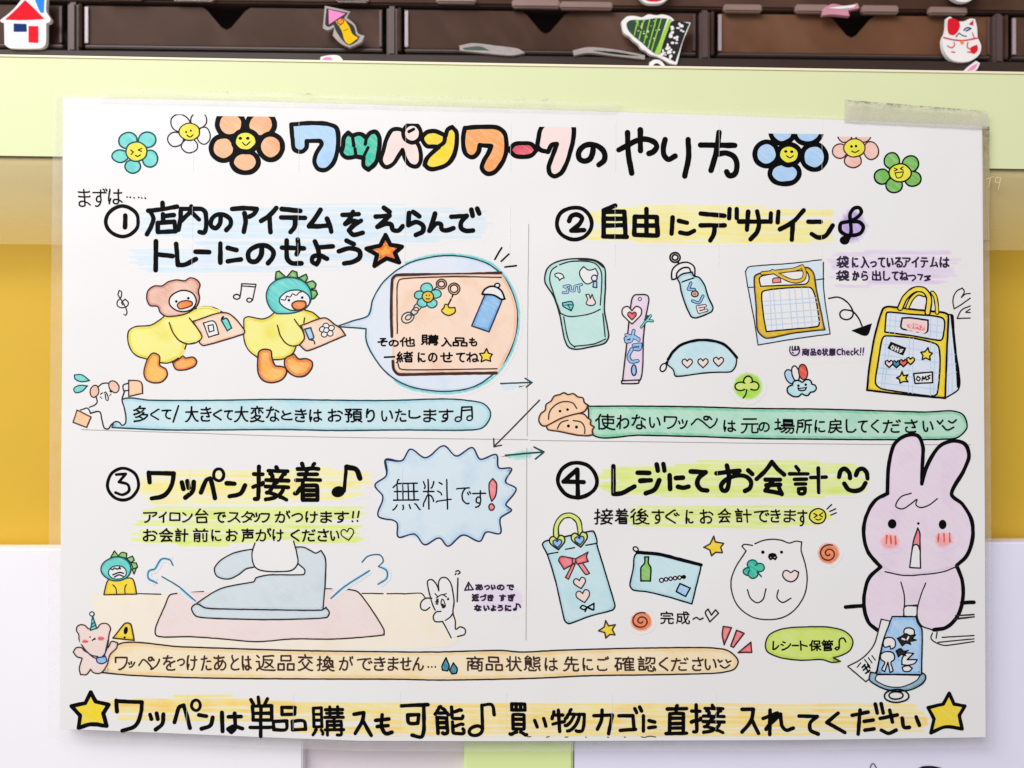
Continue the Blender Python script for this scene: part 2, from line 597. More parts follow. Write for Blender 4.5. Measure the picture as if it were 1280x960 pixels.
    def done(self):
        me = bpy.data.meshes.new(self.name)
        root = self.parent
        while root is not None and root.parent is not None: root = root.parent
        off = Vector(root.location) if root is not None else Vector((0, 0, 0))
        me.from_pydata([tuple(Vector(p) - off) for p in self.v], [], self.fc)
        for m_ in self.mats: me.materials.append(m_)
        me.polygons.foreach_set('material_index', self.mi)
        for nme, arr in (('lift', self.lift), ('press', self.press)):
            at = me.attributes.new(nme, 'FLOAT', 'POINT')
            at.data.foreach_set('value', arr)
        bm = bmesh.new(); bm.from_mesh(me)
        if self.clip:
            p0 = W(640, self.clip, self.y) - off
            bmesh.ops.bisect_plane(bm, geom=bm.verts[:] + bm.edges[:] + bm.faces[:], dist=1e-9, plane_co=p0,
                                   plane_no=(0.012, 0, 1), clear_outer=True)
        if self.clipb:
            bmesh.ops.bisect_plane(bm, geom=bm.verts[:] + bm.edges[:] + bm.faces[:], dist=1e-9, plane_co=W(640, self.clipb, self.y) - off,
                                   plane_no=(0, 0, -1), clear_outer=True)
        for f_ in bm.faces:
            f_.normal_update()
            if f_.normal.y > 0: f_.normal_flip()
        bm.to_mesh(me); bm.free()
        o = bpy.data.objects.new(self.name, me)
        COL.objects.link(o)
        if self.parent is not None: o.parent = self.parent
        if self.label: o['label'] = self.label
        if self.kind: o['kind'] = self.kind
        return o

def slab(name, outline, y0, y1, mat, parent=None, bevel=0.0, ripple=0.0):
    """a flat piece with its own thickness, outline in photo pixels at its front plane depth y0"""
    off = Vector((0, 0, 0))
    root = parent
    while root is not None and root.parent is not None: root = root.parent
    if root is not None: off = Vector(root.location)
    bm = bmesh.new()
    f = bm.faces.new([bm.verts.new(W(p.x, p.y, y0) - off) for p in outline])
    ex = bmesh.ops.extrude_face_region(bm, geom=[f])
    for v in ex['geom']:
        if isinstance(v, bmesh.types.BMVert): v.co.y += (y1 - y0)
    bmesh.ops.recalc_face_normals(bm, faces=bm.faces[:])
    if bevel:
        bmesh.ops.bevel(bm, geom=[e for e in bm.edges], offset=bevel, segments=2, affect='EDGES', clamp_overlap=True)
    me = bpy.data.meshes.new(name)
    bm.to_mesh(me); bm.free()
    me.materials.append(mat if not isinstance(mat, str) else M[mat])
    o = bpy.data.objects.new(name, me)
    COL.objects.link(o)
    if parent is not None: o.parent = parent
    return o
def quad(x0, y0, x1, y1, sl=0.0):
    return [Vector((x0, y0 + (x0 - 640) * sl)), Vector((x1, y0 + (x1 - 640) * sl)), Vector((x1, y1 + (x1 - 640) * sl)), Vector((x0, y1 + (x0 - 640) * sl))]
def fpts(f, s):
    ox, oy, sc = FR[f]
    return [p / sc + Vector((ox, oy)) for p in nums(s)]

# ---------------------------------------------------------------- pen strokes of each character used on the sheet (x, y pairs)
_G = """C5416491344123512281525192126183719482154256029653868456849665464
c455039523352285125482043183518282022221726143112351142124614
e18334833483348384843454842503752315225492247194217321828211927143211391143124714
h21462748294933513752425245504749484549384913.21722113
k34343539455047525154.3434303327282127.3434363348125410.21722113
あ424435423038273423282219221725142813361440164517.43634463.66486448.5510591064107112761779208126823081377841754570476448634957494347.66536648644863445834532848234522.746673666965496326632266.451745224423423543534573
い246424502536282531173414381342134515482050274931.6763706271597845822983278226
う377149696668.274628483048395050525952655067486947724272327128672263175513481041103611
え656859683871.2849565160516150.4831483660476150.21102510412847315230552860146410811082108412
お5711661271147518772278277830763472386641544145394038.67627163766085548650.40594057.57614659405940572358.40734014381136112812231622212326283134354035
か843486388443785574617262.40553854.221128213232364638544055417142724372.391442115010541157146124623163446150585454554055385433542053
が77667374.86708377.36543854.72617654834184378435.417240713854365436483543292827202111.1952505555545753604961466135602457155311491041103814
き3431303028232916301434114310570967106912.67296631.67296829683364416347.672962295530.6631663166316631.60476051575957635563546553715473.74687366576335632864.264660466047664876497950
ぎ72737666.86698177.52296628653461416047.641045093610291227142619262427282930.5747565054585363516351645072.6967686666655363476224632266.23463146544667487449
く65105420363432383140314333463548566562716771
ぐ794876497158.625466466945.64105220353431383040304331463448556661716671
け262028223233.6971693868266519591155095010.835559534654.2972267023462328242226202712
ご2831283127292720291535114310651074127616.83778669.686461633064.737378667966
さ61595959.353530332827282129183115331341105010671069117112.573470337035693866466253615959595959586455715673.80657762595833582659
し35723371336632243317361241104510551061106713731780247925
す351041104812521557205827.5526552555255526.216158628462.5848514845484043383838354029452749265827.587258486041603359285526
ず667470737367.84698075.554746484146364135353828432648265628.816148611860.3210390944104914552256285831573855465571
せ34503449.356834283517371443124911611173127615.543164316531663367536771.84546853675243503550345034491748
そ4043424862646368.6066596660666066.60666268.51424938463443284321441748135410611067106911.69686669646858693568.794562455644514250434143404334412140
た574764488147.522751235217551457126111711183128313.40593858.57624960405938582158.21102511292238493858405941684272
だ71687661.79116510581052124916491849265228.36573858.85658171.55467846.19092210303235493656385838593970.54604759395836571957
っ4511521260146616722175267630773575417245664858485148404528412739
つ43144815611869227628813581428146785275556959646055604258255121501947
づ4113481360166720752778318041804577507454695763595459415619491947.86688175.717176657964
て2062576659666065.606568667966.606558615053464445354528482254166013681171117412
で74427049.5964576054585053454344384528482154166012671070107512.84467953.7966636560645865276221621960
と357433694447.7815771376126611491040123216302229263030343643444447.444748487260
な666069608352.4160437345744674.385937512936242722261926.65247023742180168113.642750274526402140164112461055096010631265186447.2159385941604660536254625665
に4830472947204916541460137213811482158317.2619282232303134.786268625062.2610261924212324233827682970
ね166019573659.78248222842186178614.33392937263219231818.7826672859285628532652235119521655136211671271137416761978277935794676547259696067615960485541483648.35103538334036463657376036663772
の5212561061116815752180288133814481477854745869626166546646664064336028552348214420372128242228183017371940224327484352615266
は3132313028212519.851775246926.46555555675581568357.6870675369206714661262105410481246144417442145244827502857286828.251025192320222422372770
ま54265428.2863536276647765.79487746664536452846.771566236025542654284028352730242822281828143111351040094910521154145372
も42724158405840554049373137223917411349105810681172137617782478317635734171426843.213929373836553757375939.22604058545858585959
や5866566649724773.35503550.5635663471347636804082468153785771606260525740523652344930481943.50104818443037473748345233542866
よ5227582763257517.50557656.512940293529292827272524241724152811341044104911501451175227512950475071
ら39706566.3711391041104910591067147217752176267633743670416443594452434641393835353033.3136323732363136.3033293529393157.2628282930343136
り3811421047105513631966247031713871487054676164665967536750664564405836513148.36743373337130533147304531323031
る4646464747464646.4345464963646468.646862683267.46464545434536412430.611160165920572254254926452640243821371638144111461057106010611166117114751977277731763570416445544546444345
れ19573659.89228717831475127213701569176928713872527157686064605759485441483647.351035383339.33392937283518221818.33393646365736593772
わ591370177520802683348341814877527354705564565254455041483646.19573659.33392937263219231818.35103538334035443646365736593772
を3346344938574063.4573447243694363.5540614165437948.7612741056094610421039123616362138264129463349355536.3547364836473547.354732462335.226350636765.3346354635463646434847485246544455405524
ん34383543486649695270.3640374037403640.19102110211224202931333836383640.8430842984278324812076147311691063106011571456175535553852414842414039383438
ア62456444664675547960806480662466.271130103311401644224828483349405051
イ5550494936432238.7669746766605754555055105310
カ47574857.551356125911661170137216742576367753765673572356.211225112814372442334644475748574871
ゴ25147414.2257266074607414.84718078.677669757368
ザ74707863.83738665.34313469.17528252.65696436632961235616491146094010
シ366848614961.225025493543.825282488045743964285623461739142811
ジ22493442.79728465.73606868.221327113312431657246833784381478153.35684760
ス191324122915452652345735.573558416347685869652865.57356132732079127911
タ62316331.487346684663.43434544484160346231633165297125.194223422845375441614563756376617555735069426535653363316231603060285222411431102711
ッ36094108531461216831734375507651.5039524348534957.284933383335
テ30677367.53475234502849234617401235103110.83472147
デ52465134492648214315381134093010.29666767.74747866.827884788770.20468146
ト4148484850467536.427141714110
フ301437124415522062286635714474547663756573652565
ペ202820312637365240554556485459458218.6854665666616764696672677667796681658262825780537752735169526854
ム31173324404248695070.683975277621.831179207621.201420152316301631173816692175217621
レ8141814076356224441539143313321432683369
ロ2617266477647817.26177817
ワ381243115015592066286932734076537763766575652465.24432465
ン835783508148723764285021421629122613.4553306529662766
ー22418142
一86421642
交497752715165.65556755754883428441.52225022.194221422243294837564056.18658465.6843664164375728522250224718291019071708.87098208741063145519522250224036374037423843
他4648524958526453.464640453644.25542152195015461443.65556956786083608337823079287428.842186168510820852074908471046134668.64766425.3576337530672762255426522607
会567753765272.29103015351943284534.62266625682271187313.3055345068507355.52726264735584508751.83354735453444352035.14501949285530553157416449715272.8008771273137212391030102810250924072406
使1545164821532655.54175617.6236423641534254845484366236.39678667.4328452650205417561757156412720984078808.3408390749115214541756175718602462366276.34762863265527542706
保88118611811475216533.361139114617512357306033.1542154621522654.635144524573817281526351.863666366533.63516307.34762862265527532707.3836583660336533
元8425862086178511830877086408621061126147.17081908251030153320373139413947.78702570.85471747
先3064317333753575.306428642351.861786128308810866086408621062116241.14081807220828123317362238304041.51415176.30647964.84411741
入860786107518682755525154.51544961486347653873.515449524743433335223118241119081409
内4945484547404233372831242825.4945534456417126.2107216282628109800777076807.494551605176
出81348111.50765011.2668264677467768.811122112234
前2977317636693664.805180117908770768076509.47372237.47242224.63216349.717666686664.3309380644074608475022502207.86641764
単50625062.6963706675757977.30623168277426752476.25487848.86211721.500750625062506651684876.506252626863776278627834263425625062
可60077107730874107570.85701770.26275428535226522621
台7552735764666266.28102834283574357410.28107410.26502855386645764876.824778517652745128492749265022482248
品1910203643364310.19104310.5810593684368410.58108410.70733173315171517073
商62506355656066627063.604360447234.45444344404031343131.507651745268.3957366138653867.395738543850.38163830643064163816.6806790780088050625022502207.85675367526851671767
場48315143.71317126661658075507.272831293631.2728262716231622.39104310511957265831.71067806811084218431.81644864.27282776.35591759.86434043.4864487480748152485248534864.332336234630483158318431
声50275045.18698469.78272527.50765057.23568156.170721142525264578457827
変48154818422238263529.48155515.481548134412280818071408.551556137009810784078808.44394341434541464168.44394233.526951745077.3529322821221723.18462146275229583159.8347785271596859.61466169.5515561862226828693068334333413336323529.846953695269516942681869
多47504652415639573657.47505251615767646868.475046484146284121402138.4670487549775278.4727512758215918.5941614663486648.200520072808461158165918.215924583464416846704769686968687369.2727302633274633543959416040824082398134732664195918
大185248524951.160819082510321638234535484853528552.50494951495450635176.8609830879107314662261305739544750494951
完497651725267.86168611840983086508620861116136.16081907240829103414382239284036.31527052.873385361736.83558366526719661955
店55488348.527655725566.78103710.55575530.7810783037303710.856624662340222821191608
後5959585548494846.176221653176.274522441638.3725392545294930.65166116.651666147809840786078908.6116601952264930.61165914460839073508.7948785174557356.794882478542.53355745.46604764536959766276.356033592851274627452707.4660466059606059666175687768.6516661967207528763176345434533549334930.794878477547594657455646484647464145
態802279208410.24212220191317101610.22474647.2165236831773378.5967666879738473.4566446941724073.6713660964073807360835103519.46382238.55185123.5940654180468446.59765962615765567956835884628664.5948593360286428802883298434.392845284630465522552228.216522652765466648654963
成8062806970766775.662162195916501048084708.66276928764179498150.2921331840184319452645462445.59625863.5876586359625954604664286627.866224622436222521171708.6627662166197111750879078408861386208424
戻536652704976.574255375528.8131573155305528532749204414320928082609.24497949795079657866526624652443233220191610.31315331553055285827612265186914771083088710
所76077648.2137433743562156.4708480852155627573757685969767282748673.57488648.170516091920213721682269387145744972
接68156918722275277633.68156315.6815691373128307.79627561735771546949.3542354033382637.153221352635.6315621749214922.631562135911480841074106.617663726468.496251625456545453525348.43214922.4922492652285333.63446043594257395734.16603460.86484148.45688468.2676261025071907.40348634
換533758465948.253829383340.684974387436.547155765978.1431153320352535.32601660.1807240825102576.3508390646085110591761236224642466268626.4155465781578126.6424622461263926.66576662696669686970547152695167486446584726.64346433632464246622662169157411810886078908
料524961446240.151316202027243625382840.3656385742664371.76297628.1771196621591955.64655769.29482848.76767607.2840353841284125.290729402840284829482976.86307629762874287028502549244823.16482848284829484348
方50765370536852665262.40437643742173157010680866075407.18628562.416240433941393636283118251119081608
無410643084216.26172312190818071405.1758185823632865.7419771885078805.62085917.58675828.286528642828.43674328.73287367.83672967.83482048.85281728.347632763073296728662865
物30343036.4326462648285538604963576463.4448485451625363.5363546856765878.7663755872456526561351094708.1630243330343036363741384240.39601960.30763006.660968077507780880118218843286635363.15481757196019652071
状82647573.333728351625.880885087616692865406242.196425552551.62526251.4007420846115321573060416242.62766242.86524352.33763307
由80112211.80362236.50115076.2207226080608011
直50694969.74332833.74222822.74462846.52775076506949694858.84691969.16098609.7410745773574858285728572810
着76183518.35277627.35097609.42474456.7077687666736568.255743574456.44564757.357737733867.775748574757.47574866.13211721242629313433.350935323433.3536753676357609.374635373433.17463646374641478546.226748674866496764688167
確5551565661646268.65686676.71507050.21371736163415331528.5146484545433743.38711771.2216371737472347.52238323.52378337.69597153715070507010.52108610.466046686268646884688460.221022362137213827652771.8450555054515250514752465210
管51545060.627760766071.3661376335653469.287826762571.2571226918621461.556558696071.706971667362.3021762177217708.77083008.3008304471447243723271313031.2146215322545154825483538346.25712670346948704968.8570696960706071
緒83105510.83235523.285228531852.285232543763.2852284821392034.6649654660425838.192316081307.1852195824652976.282329112910.3626391840154013.83108336823759375838.55365510.796374664966.63506376.7351745678617963816484718672.3645374238363935393439313829.38362634193417331530.58385537553650354734.865074507351664963504650
能5963666479698368.45222122.44624366407039713672.4462466148585056.4462436135602060.45352135.85318132682764265925.841986168612860983076407600859115937.5976595060476446834685488653.33083606380643074509454721482107.32772976287526702265216018591757
自27287728.27477747.5177497648704865.27107710.2707276577657710
袋1357175723622864.3524292318191420.8071787169766676.88108510791068166620.484849475143.6063615865526849744681468447865086528455.57645576.55355530582763216620.81287828762668226620.86666164606357643962.17354535463548358635.46354530362635243510.32073308350935104110511254135514.284628632864296835763576
計21524352.21414341.17634763.22102229432943102210.316732702876.68076874.52488648
認52664856.4412451247184828.25762870.4643514356476050656066676673.7618781578107608730761075808570956115630.16634063.19523752.19413741.682569276436.19101929382938111910.861186158029.7145794580468248845984734973
買61606173.41604173.27407640.8707830664126012.27297629.140818072107301038124312.617380738160226022736173.2729274928507450764976207519281927192729
購2420221922161607.19583758.37431943.351939113808.49308230.65496519.84604860.56765650.46698569.74767450.490649408140810880067106.194319733774372719271943.86194419.86504450
近70197052.17061710181124162817.174628462817.8812851051094110371231162817.1974217424712865.412144284638485048714972687480768675.48528652
返16061610191223152716.271627461646.2716361143104909820985108811.28642073.67326632.3322362239264338455245706472787483748673.4555795578486934572449204821.5244544458418121
預860777137213.2946291028072107.3646365131543057.305727582162.30573967407140731772.61145914521046064107.52488348.67726660.38314032413443414446.52348334.44461546.6660836083598322822153215222525953606660.86734973"""
GLYPH = {}
for _l in _G.split('\n'):
    GLYPH[_l[0]] = [[(int(q[i:i + 2]), int(q[i + 2:i + 4])) for i in range(0, len(q), 4)] for q in _l[1:].split('.')]
for _c in GLYPH:      # same scale as the line boxes
    GLYPH[_c] = [[(x / .95 - 10, y / .95 - 10) for x, y in st] for st in GLYPH[_c]]

# ================================================================ the display the sheet hangs on
SL = 0.0135
def glassy(name, col, alpha, rough=0.25, fade=None, dirt=None, gthr=0.38):
    """thin clear or frosted plastic"""
    m, nt, b = new_mat(name)
    tr = nd(nt, 'ShaderNodeBsdfTransparent')
    mx = nd(nt, 'ShaderNodeMixShader')
    b.inputs['Base Color'].default_value = (*lin(col), 1)
    b.inputs['Roughness'].default_value = rough
    b.inputs['Specular IOR Level'].default_value = 0.5
    f = math_n(nt, 'ADD', math_n(nt, 'MULTIPLY', pos_noise(nt, 160, 4, 0.6, 0, (1, 1, 1)), 0.16), alpha - .08, clamp=True)
    if dirt:      # grime caught along the edge of the tape
        at = nd(nt, 'ShaderNodeAttribute', attribute_name='grime').outputs['Fac']
        n = pos_noise(nt, 520, 4, 0.75, 0, (.6, 1, 1))
        g = math_n(nt, 'MULTIPLY', at, math_n(nt, 'MULTIPLY', math_n(nt, 'SUBTRACT', n, gthr), 4.0, clamp=True), clamp=True)
        nt.links.new(mix(nt, g, lin(col), lin(dirt)), b.inputs['Base Color'])
        f = math_n(nt, 'MAXIMUM', f, math_n(nt, 'MULTIPLY', g, 0.85))
    if fade:
        at = nd(nt, 'ShaderNodeAttribute', attribute_name='frost').outputs['Fac']
        f = math_n(nt, 'MULTIPLY', f, at)
    nt.links.new(f, mx.inputs[0])
    nt.links.new(tr.outputs[0], mx.inputs[1]); nt.links.new(b.outputs[0], mx.inputs[2])
    nt.links.new(mx.outputs[0], nt.nodes['Material Output'].inputs['Surface'])
    return m

# ochre back panel far behind, white boards and the green post in front of it
M['ochre'] = plain('ochre painted board', (220, 178, 56), 0.6, 0.3, 0.05, 25)
M['whiteboard'] = plain('white laminate board', (250, 246, 253), 0.45, 0.4, 0.015, 20)
M['lavender'] = plain('pale lavender board', (236, 233, 254), 0.4, 0.4, 0.03, 30)
M['mauve'] = plain('mauve grey board', (242, 230, 236), 0.6, 0.3, 0.03, 30)
M['lightgreen'] = plain('mint green painted wood', (224, 230, 182), 0.5, 0.35, 0.02, 30)
M['postgreen'] = plain('bright green painted wood', (224, 240, 168), 0.5, 0.35, 0.02, 30)
M['edgehighlight'] = plain('painted edge highlight', (250, 236, 205), 0.45, 0.4, 0.02, 60)  # cream put into the colour for light catching the rail's bevel
M['gap'] = plain('painted shadow line', (120, 108, 80), 0.8, 0.1)

o = slab('back_panel', quad(-500, 120, 1780, 720), 0.0145, 0.020, 'ochre')
tag(o, 'flat mustard ochre panel behind the sheet, under the green shelf edge', 'panel')
o = slab('lower_board', quad(-500, 685, 378, 1120, -.002), 0.0048, 0.012, 'whiteboard', bevel=.0004)
tag(o, 'white lower panel at the left below the ochre panel, reaching under the sheet', 'panel')
o = slab('lower_board', quad(718, 678, 1780, 1120, 0), 0.0048, 0.012, 'lavender', bevel=.0004)
LAV = tag(o, 'pale lavender lower panel to the right of the green post', 'panel')
o = slab('lower_board', quad(370, 700, 600, 1120), 0.009, 0.012, 'mauve')
tag(o, 'narrow mauve grey panel between the white panel and the green post', 'panel')
o = slab('green_post', quad(580, 700, 716, 1120, 0), 0.0040, 0.012, 'postgreen', bevel=.0006)
tag(o, 'bright green upright post showing just below the bottom edge of the sheet', 'post')

# frosted strip hanging under the shelf edge
fm = bpy.data.meshes.new('frosted_strip')
rows = [(180, .62), (215, .58), (250, .48), (285, .34), (309, .26)]
vv, ff, fr_ = [], [], []
for (yy, a) in rows:
    for xx in (-500, 640, 1780):
        for dy in (0.0, 0.0008):
            vv.append(W(xx, yy + (xx - 640) * .006, 0.0022) + Vector((0, dy, 0))); fr_.append(a * (1 if dy == 0 else 0))
for r in range(len(rows) - 1):
    for c in range(2):
        a = r * 6 + c * 2; b = a + 2; d = a + 6; e = d + 2
        ff += [(a, d, e, b), (a + 1, b + 1, e + 1, d + 1)]
ff += [(24, 25, 27, 26), (26, 27, 29, 28), (0, 2, 3, 1), (2, 4, 5, 3), (0, 1, 7, 6), (6, 7, 13, 12), (12, 13, 19, 18), (18, 19, 25, 24),
       (4, 10, 11, 5), (10, 16, 17, 11), (16, 22, 23, 17), (22, 28, 29, 23)]
fm.from_pydata([tuple(v) for v in vv], [], ff)
at = fm.attributes.new('frost', 'FLOAT', 'POINT'); at.data.foreach_set('value', fr_)
fm.materials.append(glassy('frosted plastic', (234, 216, 160), 1.0, 0.5, fade=True))
o = bpy.data.objects.new('frosted_strip', fm); COL.objects.link(o)
tag(o, 'frosted plastic strip hanging below the green shelf edge over the ochre panel', 'strip')

# green shelf edge
rail = empty('shelf_rail', W(640, 203), 'pale green shelf edge board that the handwritten sheet is taped to', 'shelf')
rp = [Vector((-500, 66 - 500 * .0125 + 2)), Vector((0, 70.5)), Vector((640, 82)), Vector((1280, 92.5)), Vector((1780, 101)),
      Vector((1780, 217)), Vector((1280, 211)), Vector((640, 203)), Vector((0, 194.5)), Vector((-500, 188))]
slab('rail_board', rp, 0.0012, 0.012, 'lightgreen', rail)
slab('top_edge', [Vector((-500, 62)), Vector((0, 68)), Vector((640, 79.2)), Vector((1280, 89.8)), Vector((1780, 98)),
                  Vector((1780, 100.9)), Vector((1280, 92.4)), Vector((640, 81.9)), Vector((0, 70.4)), Vector((-500, 61 + 3))][:10], 0.0009, 0.016, 'edgehighlight', rail)
slab('painted_shadow_line', [Vector((-500, 188.1)), Vector((0, 194.6)), Vector((640, 203.1)), Vector((1280, 211.1)), Vector((1780, 217.1)),
                    Vector((1780, 218.3)), Vector((1280, 212.5)), Vector((640, 204.5)), Vector((0, 196)), Vector((-500, 189.3))], 0.0018, 0.006, 'gap', rail)  # dark strip painted in for the shade line beneath the rail

# dark compartment tray standing on the shelf
M['smoke'] = plain('smoky brown acrylic', (70, 48, 38), 0.45, 0.10, 0.6, 28)
M['smokewarm'] = plain('smoky brown acrylic warm', (104, 70, 50), 0.4, 0.14, 0.6, 28)
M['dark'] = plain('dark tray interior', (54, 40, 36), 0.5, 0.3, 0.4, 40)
M['rib'] = plain('tray divider plastic', (88, 70, 68), 0.35, 0.3, 0.2, 50)
M['ribedge'] = plain('clear plastic edge', (170, 152, 160), 0.2, 0.6, 0.2, 60)
M['clip'] = plain('pale clip plastic', (142, 116, 108), 0.25, 0.6, 0.2, 60)
for k_ in ('smoke', 'smokewarm'):      # soft reflections painted in as lighter cloudy patches
    nt_ = M[k_].node_tree; b_ = nt_.nodes['Principled BSDF']
    src = b_.inputs['Base Color'].links[0].from_socket
    cl = pos_noise(nt_, 34, 3, 0.55, 0.6, (1, 1, 0.45))
    f_ = math_n(nt_, 'MULTIPLY', math_n(nt_, 'SUBTRACT', cl, 0.46), 2.6, clamp=True)
    nt_.links.new(mix(nt_, f_, src, lin((112, 84, 72) if k_ == 'smoke' else (132, 96, 76))), b_.inputs['Base Color'])
TS = 0.0125
tray = empty('compartment_tray', W(640, 84, .006), 'dark smoky plastic tray of small compartments standing on the green shelf edge', 'storage tray')
def tq(x0, y0, x1, y1):
    return [Vector((x, y + (x - 640) * TS)) for x, y in ((x0, y0), (x1, y0), (x1, y1), (x0, y1))]
slab('tray_back', tq(-420, -200, 1700, 84), 0.0270, 0.0290, 'dark', tray)
slab('tray_floor', tq(-420, 70, 1700, 83), 0.0110, 0.0270, 'dark', tray)
slab('top_rim', tq(-420, -60, 1700, 7), 0.0135, 0.0190, 'smoke', tray, bevel=.0006)
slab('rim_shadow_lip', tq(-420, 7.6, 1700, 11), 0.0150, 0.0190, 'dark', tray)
DIV = [-312, 92, 492, 884, 1252, 1660]
for i in range(5):
    a, b = DIV[i] + 14, DIV[i + 1] - 14
    nx = {0: -100, 1: 283, 2: 682, 3: 1064, 4: 1450}[i]
    pl = [Vector((x, y + (x - 640) * TS)) for x, y in ((a, 14), (nx - 30, 14), (nx - 24, 18), (nx - 6, 39), (nx, 42), (nx + 6, 39), (nx + 24, 18),
                                                       (nx + 30, 14), (b, 14), (b, 62), (a, 62))]
    slab('compartment_front', pl, 0.0145, 0.0155, 'smokewarm' if i == 3 else 'smoke', tray)
    slab('front_ledge', tq(a, 62.5, b, 66), 0.0125, 0.0170, 'rib', tray, bevel=.0003)
    slab('front_corner', tq(a, 15, a + 4, 60), 0.0138, 0.0143, 'ribedge', tray)
    slab('front_corner', tq(b - 4, 15, b - 1, 60), 0.0138, 0.0143, 'rib', tray)
for d in DIV:
    slab('divider', tq(d - 9, 8, d + 4, 72), 0.0125, 0.0250, 'rib', tray, bevel=.0009)
    slab('divider_edge', tq(d + 5, 10, d + 9, 66), 0.0132, 0.0250, 'smoke', tray, bevel=.0004)
for x, y, w_, h_ in ((640, -2, 60, 13), (700, 0, 66, 12), (905, 1, 48, 12), (995, 0, 42, 13), (1078, 0, 46, 13), (1162, 1, 48, 12), (545, -4, 50, 10), (420, -3, 40, 9), (215, -2, 52, 9), (130, -2, 46, 8)):
    slab('clip', tq(x, y, x + w_, y + h_ * .8), 0.0118, 0.0140, 'clip', tray, bevel=.0005)

# ================================================================ the handwritten laminated sheet
SH = empty('instruction_sheet', W(640, 924), 'laminated handwritten Japanese sign with coloured drawings, taped to the green shelf edge', 'sign')
paper_outline = [Vector(p) for p in ((78.5, 121.5), (330, 127), (640, 136), (860, 143), (1060, 150.5), (1228, 157), (1229, 340), (1231, 640),
                                     (1232, 921.5), (1000, 925), (640, 926.5), (450, 926), (330, 921.5), (200, 916), (75, 911), (76, 640), (78, 400))]
slab('paper', paper_outline, 0.0, 0.0006, 'paper', SH)
film = glassy('laminating film', (240, 236, 232), 0.10, 0.2)
def film_ring():
    inner = [Vector((p.x + (1 if p.x < 640 else -1) * 1.0, p.y + (1 if p.y < 400 else -1) * .8)) for p in paper_outline]
    outer = []
    for p in paper_outline:
        q = p.copy()
        if p.x < 90: q.x -= 15 if p.y > 130 else 12
        if p.x > 1220: q.x += 8
        if p.y < 165: q.y -= 5
        if p.y > 905: q.y += 13
        outer.append(q)
    bm = bmesh.new(); off = Vector(SH.location)
    n = len(inner)
    a = [bm.verts.new(W(p.x, p.y, .00025) - off) for p in outer]; b = [bm.verts.new(W(p.x, p.y, .00025) - off) for p in inner]
    fs = [bm.faces.new((a[i], a[(i + 1) % n], b[(i + 1) % n], b[i])) for i in range(n)]
    ex = bmesh.ops.extrude_face_region(bm, geom=fs)
    for v in ex['geom']:
        if isinstance(v, bmesh.types.BMVert): v.co.y += .0002
    bmesh.ops.recalc_face_normals(bm, faces=bm.faces[:])
    me = bpy.data.meshes.new('film_margin'); bm.to_mesh(me); bm.free(); me.materials.append(film)
    o = bpy.data.objects.new('film_margin', me); COL.objects.link(o); o.parent = SH
film_ring()
def part(name, parent=SH, lev=3, **kw): return Part(name, parent, lev, **kw)

# ---- panel rules
p = part('ruled_line', lev=2)
p.s('102 537 230 541 350 545 450 547 560 548.5 660 549.5', .9, 'greypen').s('663 550.5 830 552.5 945 554 1100 555.5 1213 556', .9, 'greypen')
p.done()
p = part('ruled_line', lev=2); p.s('661 280 659.5 420 659 545', .8, 'greypen').s('658.5 560 658 700 657.5 800', .9, 'greypen').done()

# ---- coloured highlighter behind the writing
def hl(mat, feather, *polys, clipb=None):
    p = part('highlight', lev=0.3, clipb=clipb)
    for q in polys:
        if feather > 13.5 or mat in ('hl_lime', 'hl_orange'): p.scribble(q, mat)
        else: p.glow(q, mat, feather + 3, jag=.3)
    p.done()
hl('hl_blue', 16, '176 268 260 262 400 254 520 256 608 262 606 290 560 300 440 302 330 300 220 300 176 300', '168 308 260 303 400 302 466 306 460 328 380 336 260 340 172 334')
hl('hl_yellow', 14, '742 264 800 257 950 258 1046 262 1048 300 960 305 840 304 742 300')
hl('hl_violet', 13, '1052 268 1066 258 1080 268 1086 284 1078 300 1062 306 1050 296 1046 280')
hl('hl_purple', 14, '1036 318 1100 314 1190 316 1192 338 1176 354 1100 358 1040 354')
hl('hl_purple', 9, '984 434 1030 431 1084 433 1084 446 1030 449 986 447')
hl('hl_yellow', 14, '178 592 240 586 340 588 420 584 462 592 456 616 380 628 260 628 182 626')
hl('hl_lime', 12, '180 638 300 633 448 634 448 656 444 676 330 680 176 678 170 662')
hl('hl_lime', 14, '750 588 850 577 960 576 1070 582 1080 600 1070 618 960 624 840 622 752 612')
hl('hl_lime', 10, '790 634 900 632 1024 634 1036 644 1020 656 900 660 790 657 778 646')
hl('hl_purple', 9, '592 730 632 728 656 742 652 764 616 766 594 758')
hl('hl_orange', 16, '138 878 240 868 420 880 640 884 860 884 1000 880 1150 882 1158 900 1150 914 1000 920 840 922 620 923 440 921 300 910 150 904', clipb=920.5)
hl('hl_blue', 7, '622 478 634 476 654 482 640 490 626 488')
hl('hl_teal', 7, '630 571 650 562 668 561 666 572 646 576')
hl('face', 6, '150 738 172 738 172 746 150 746')

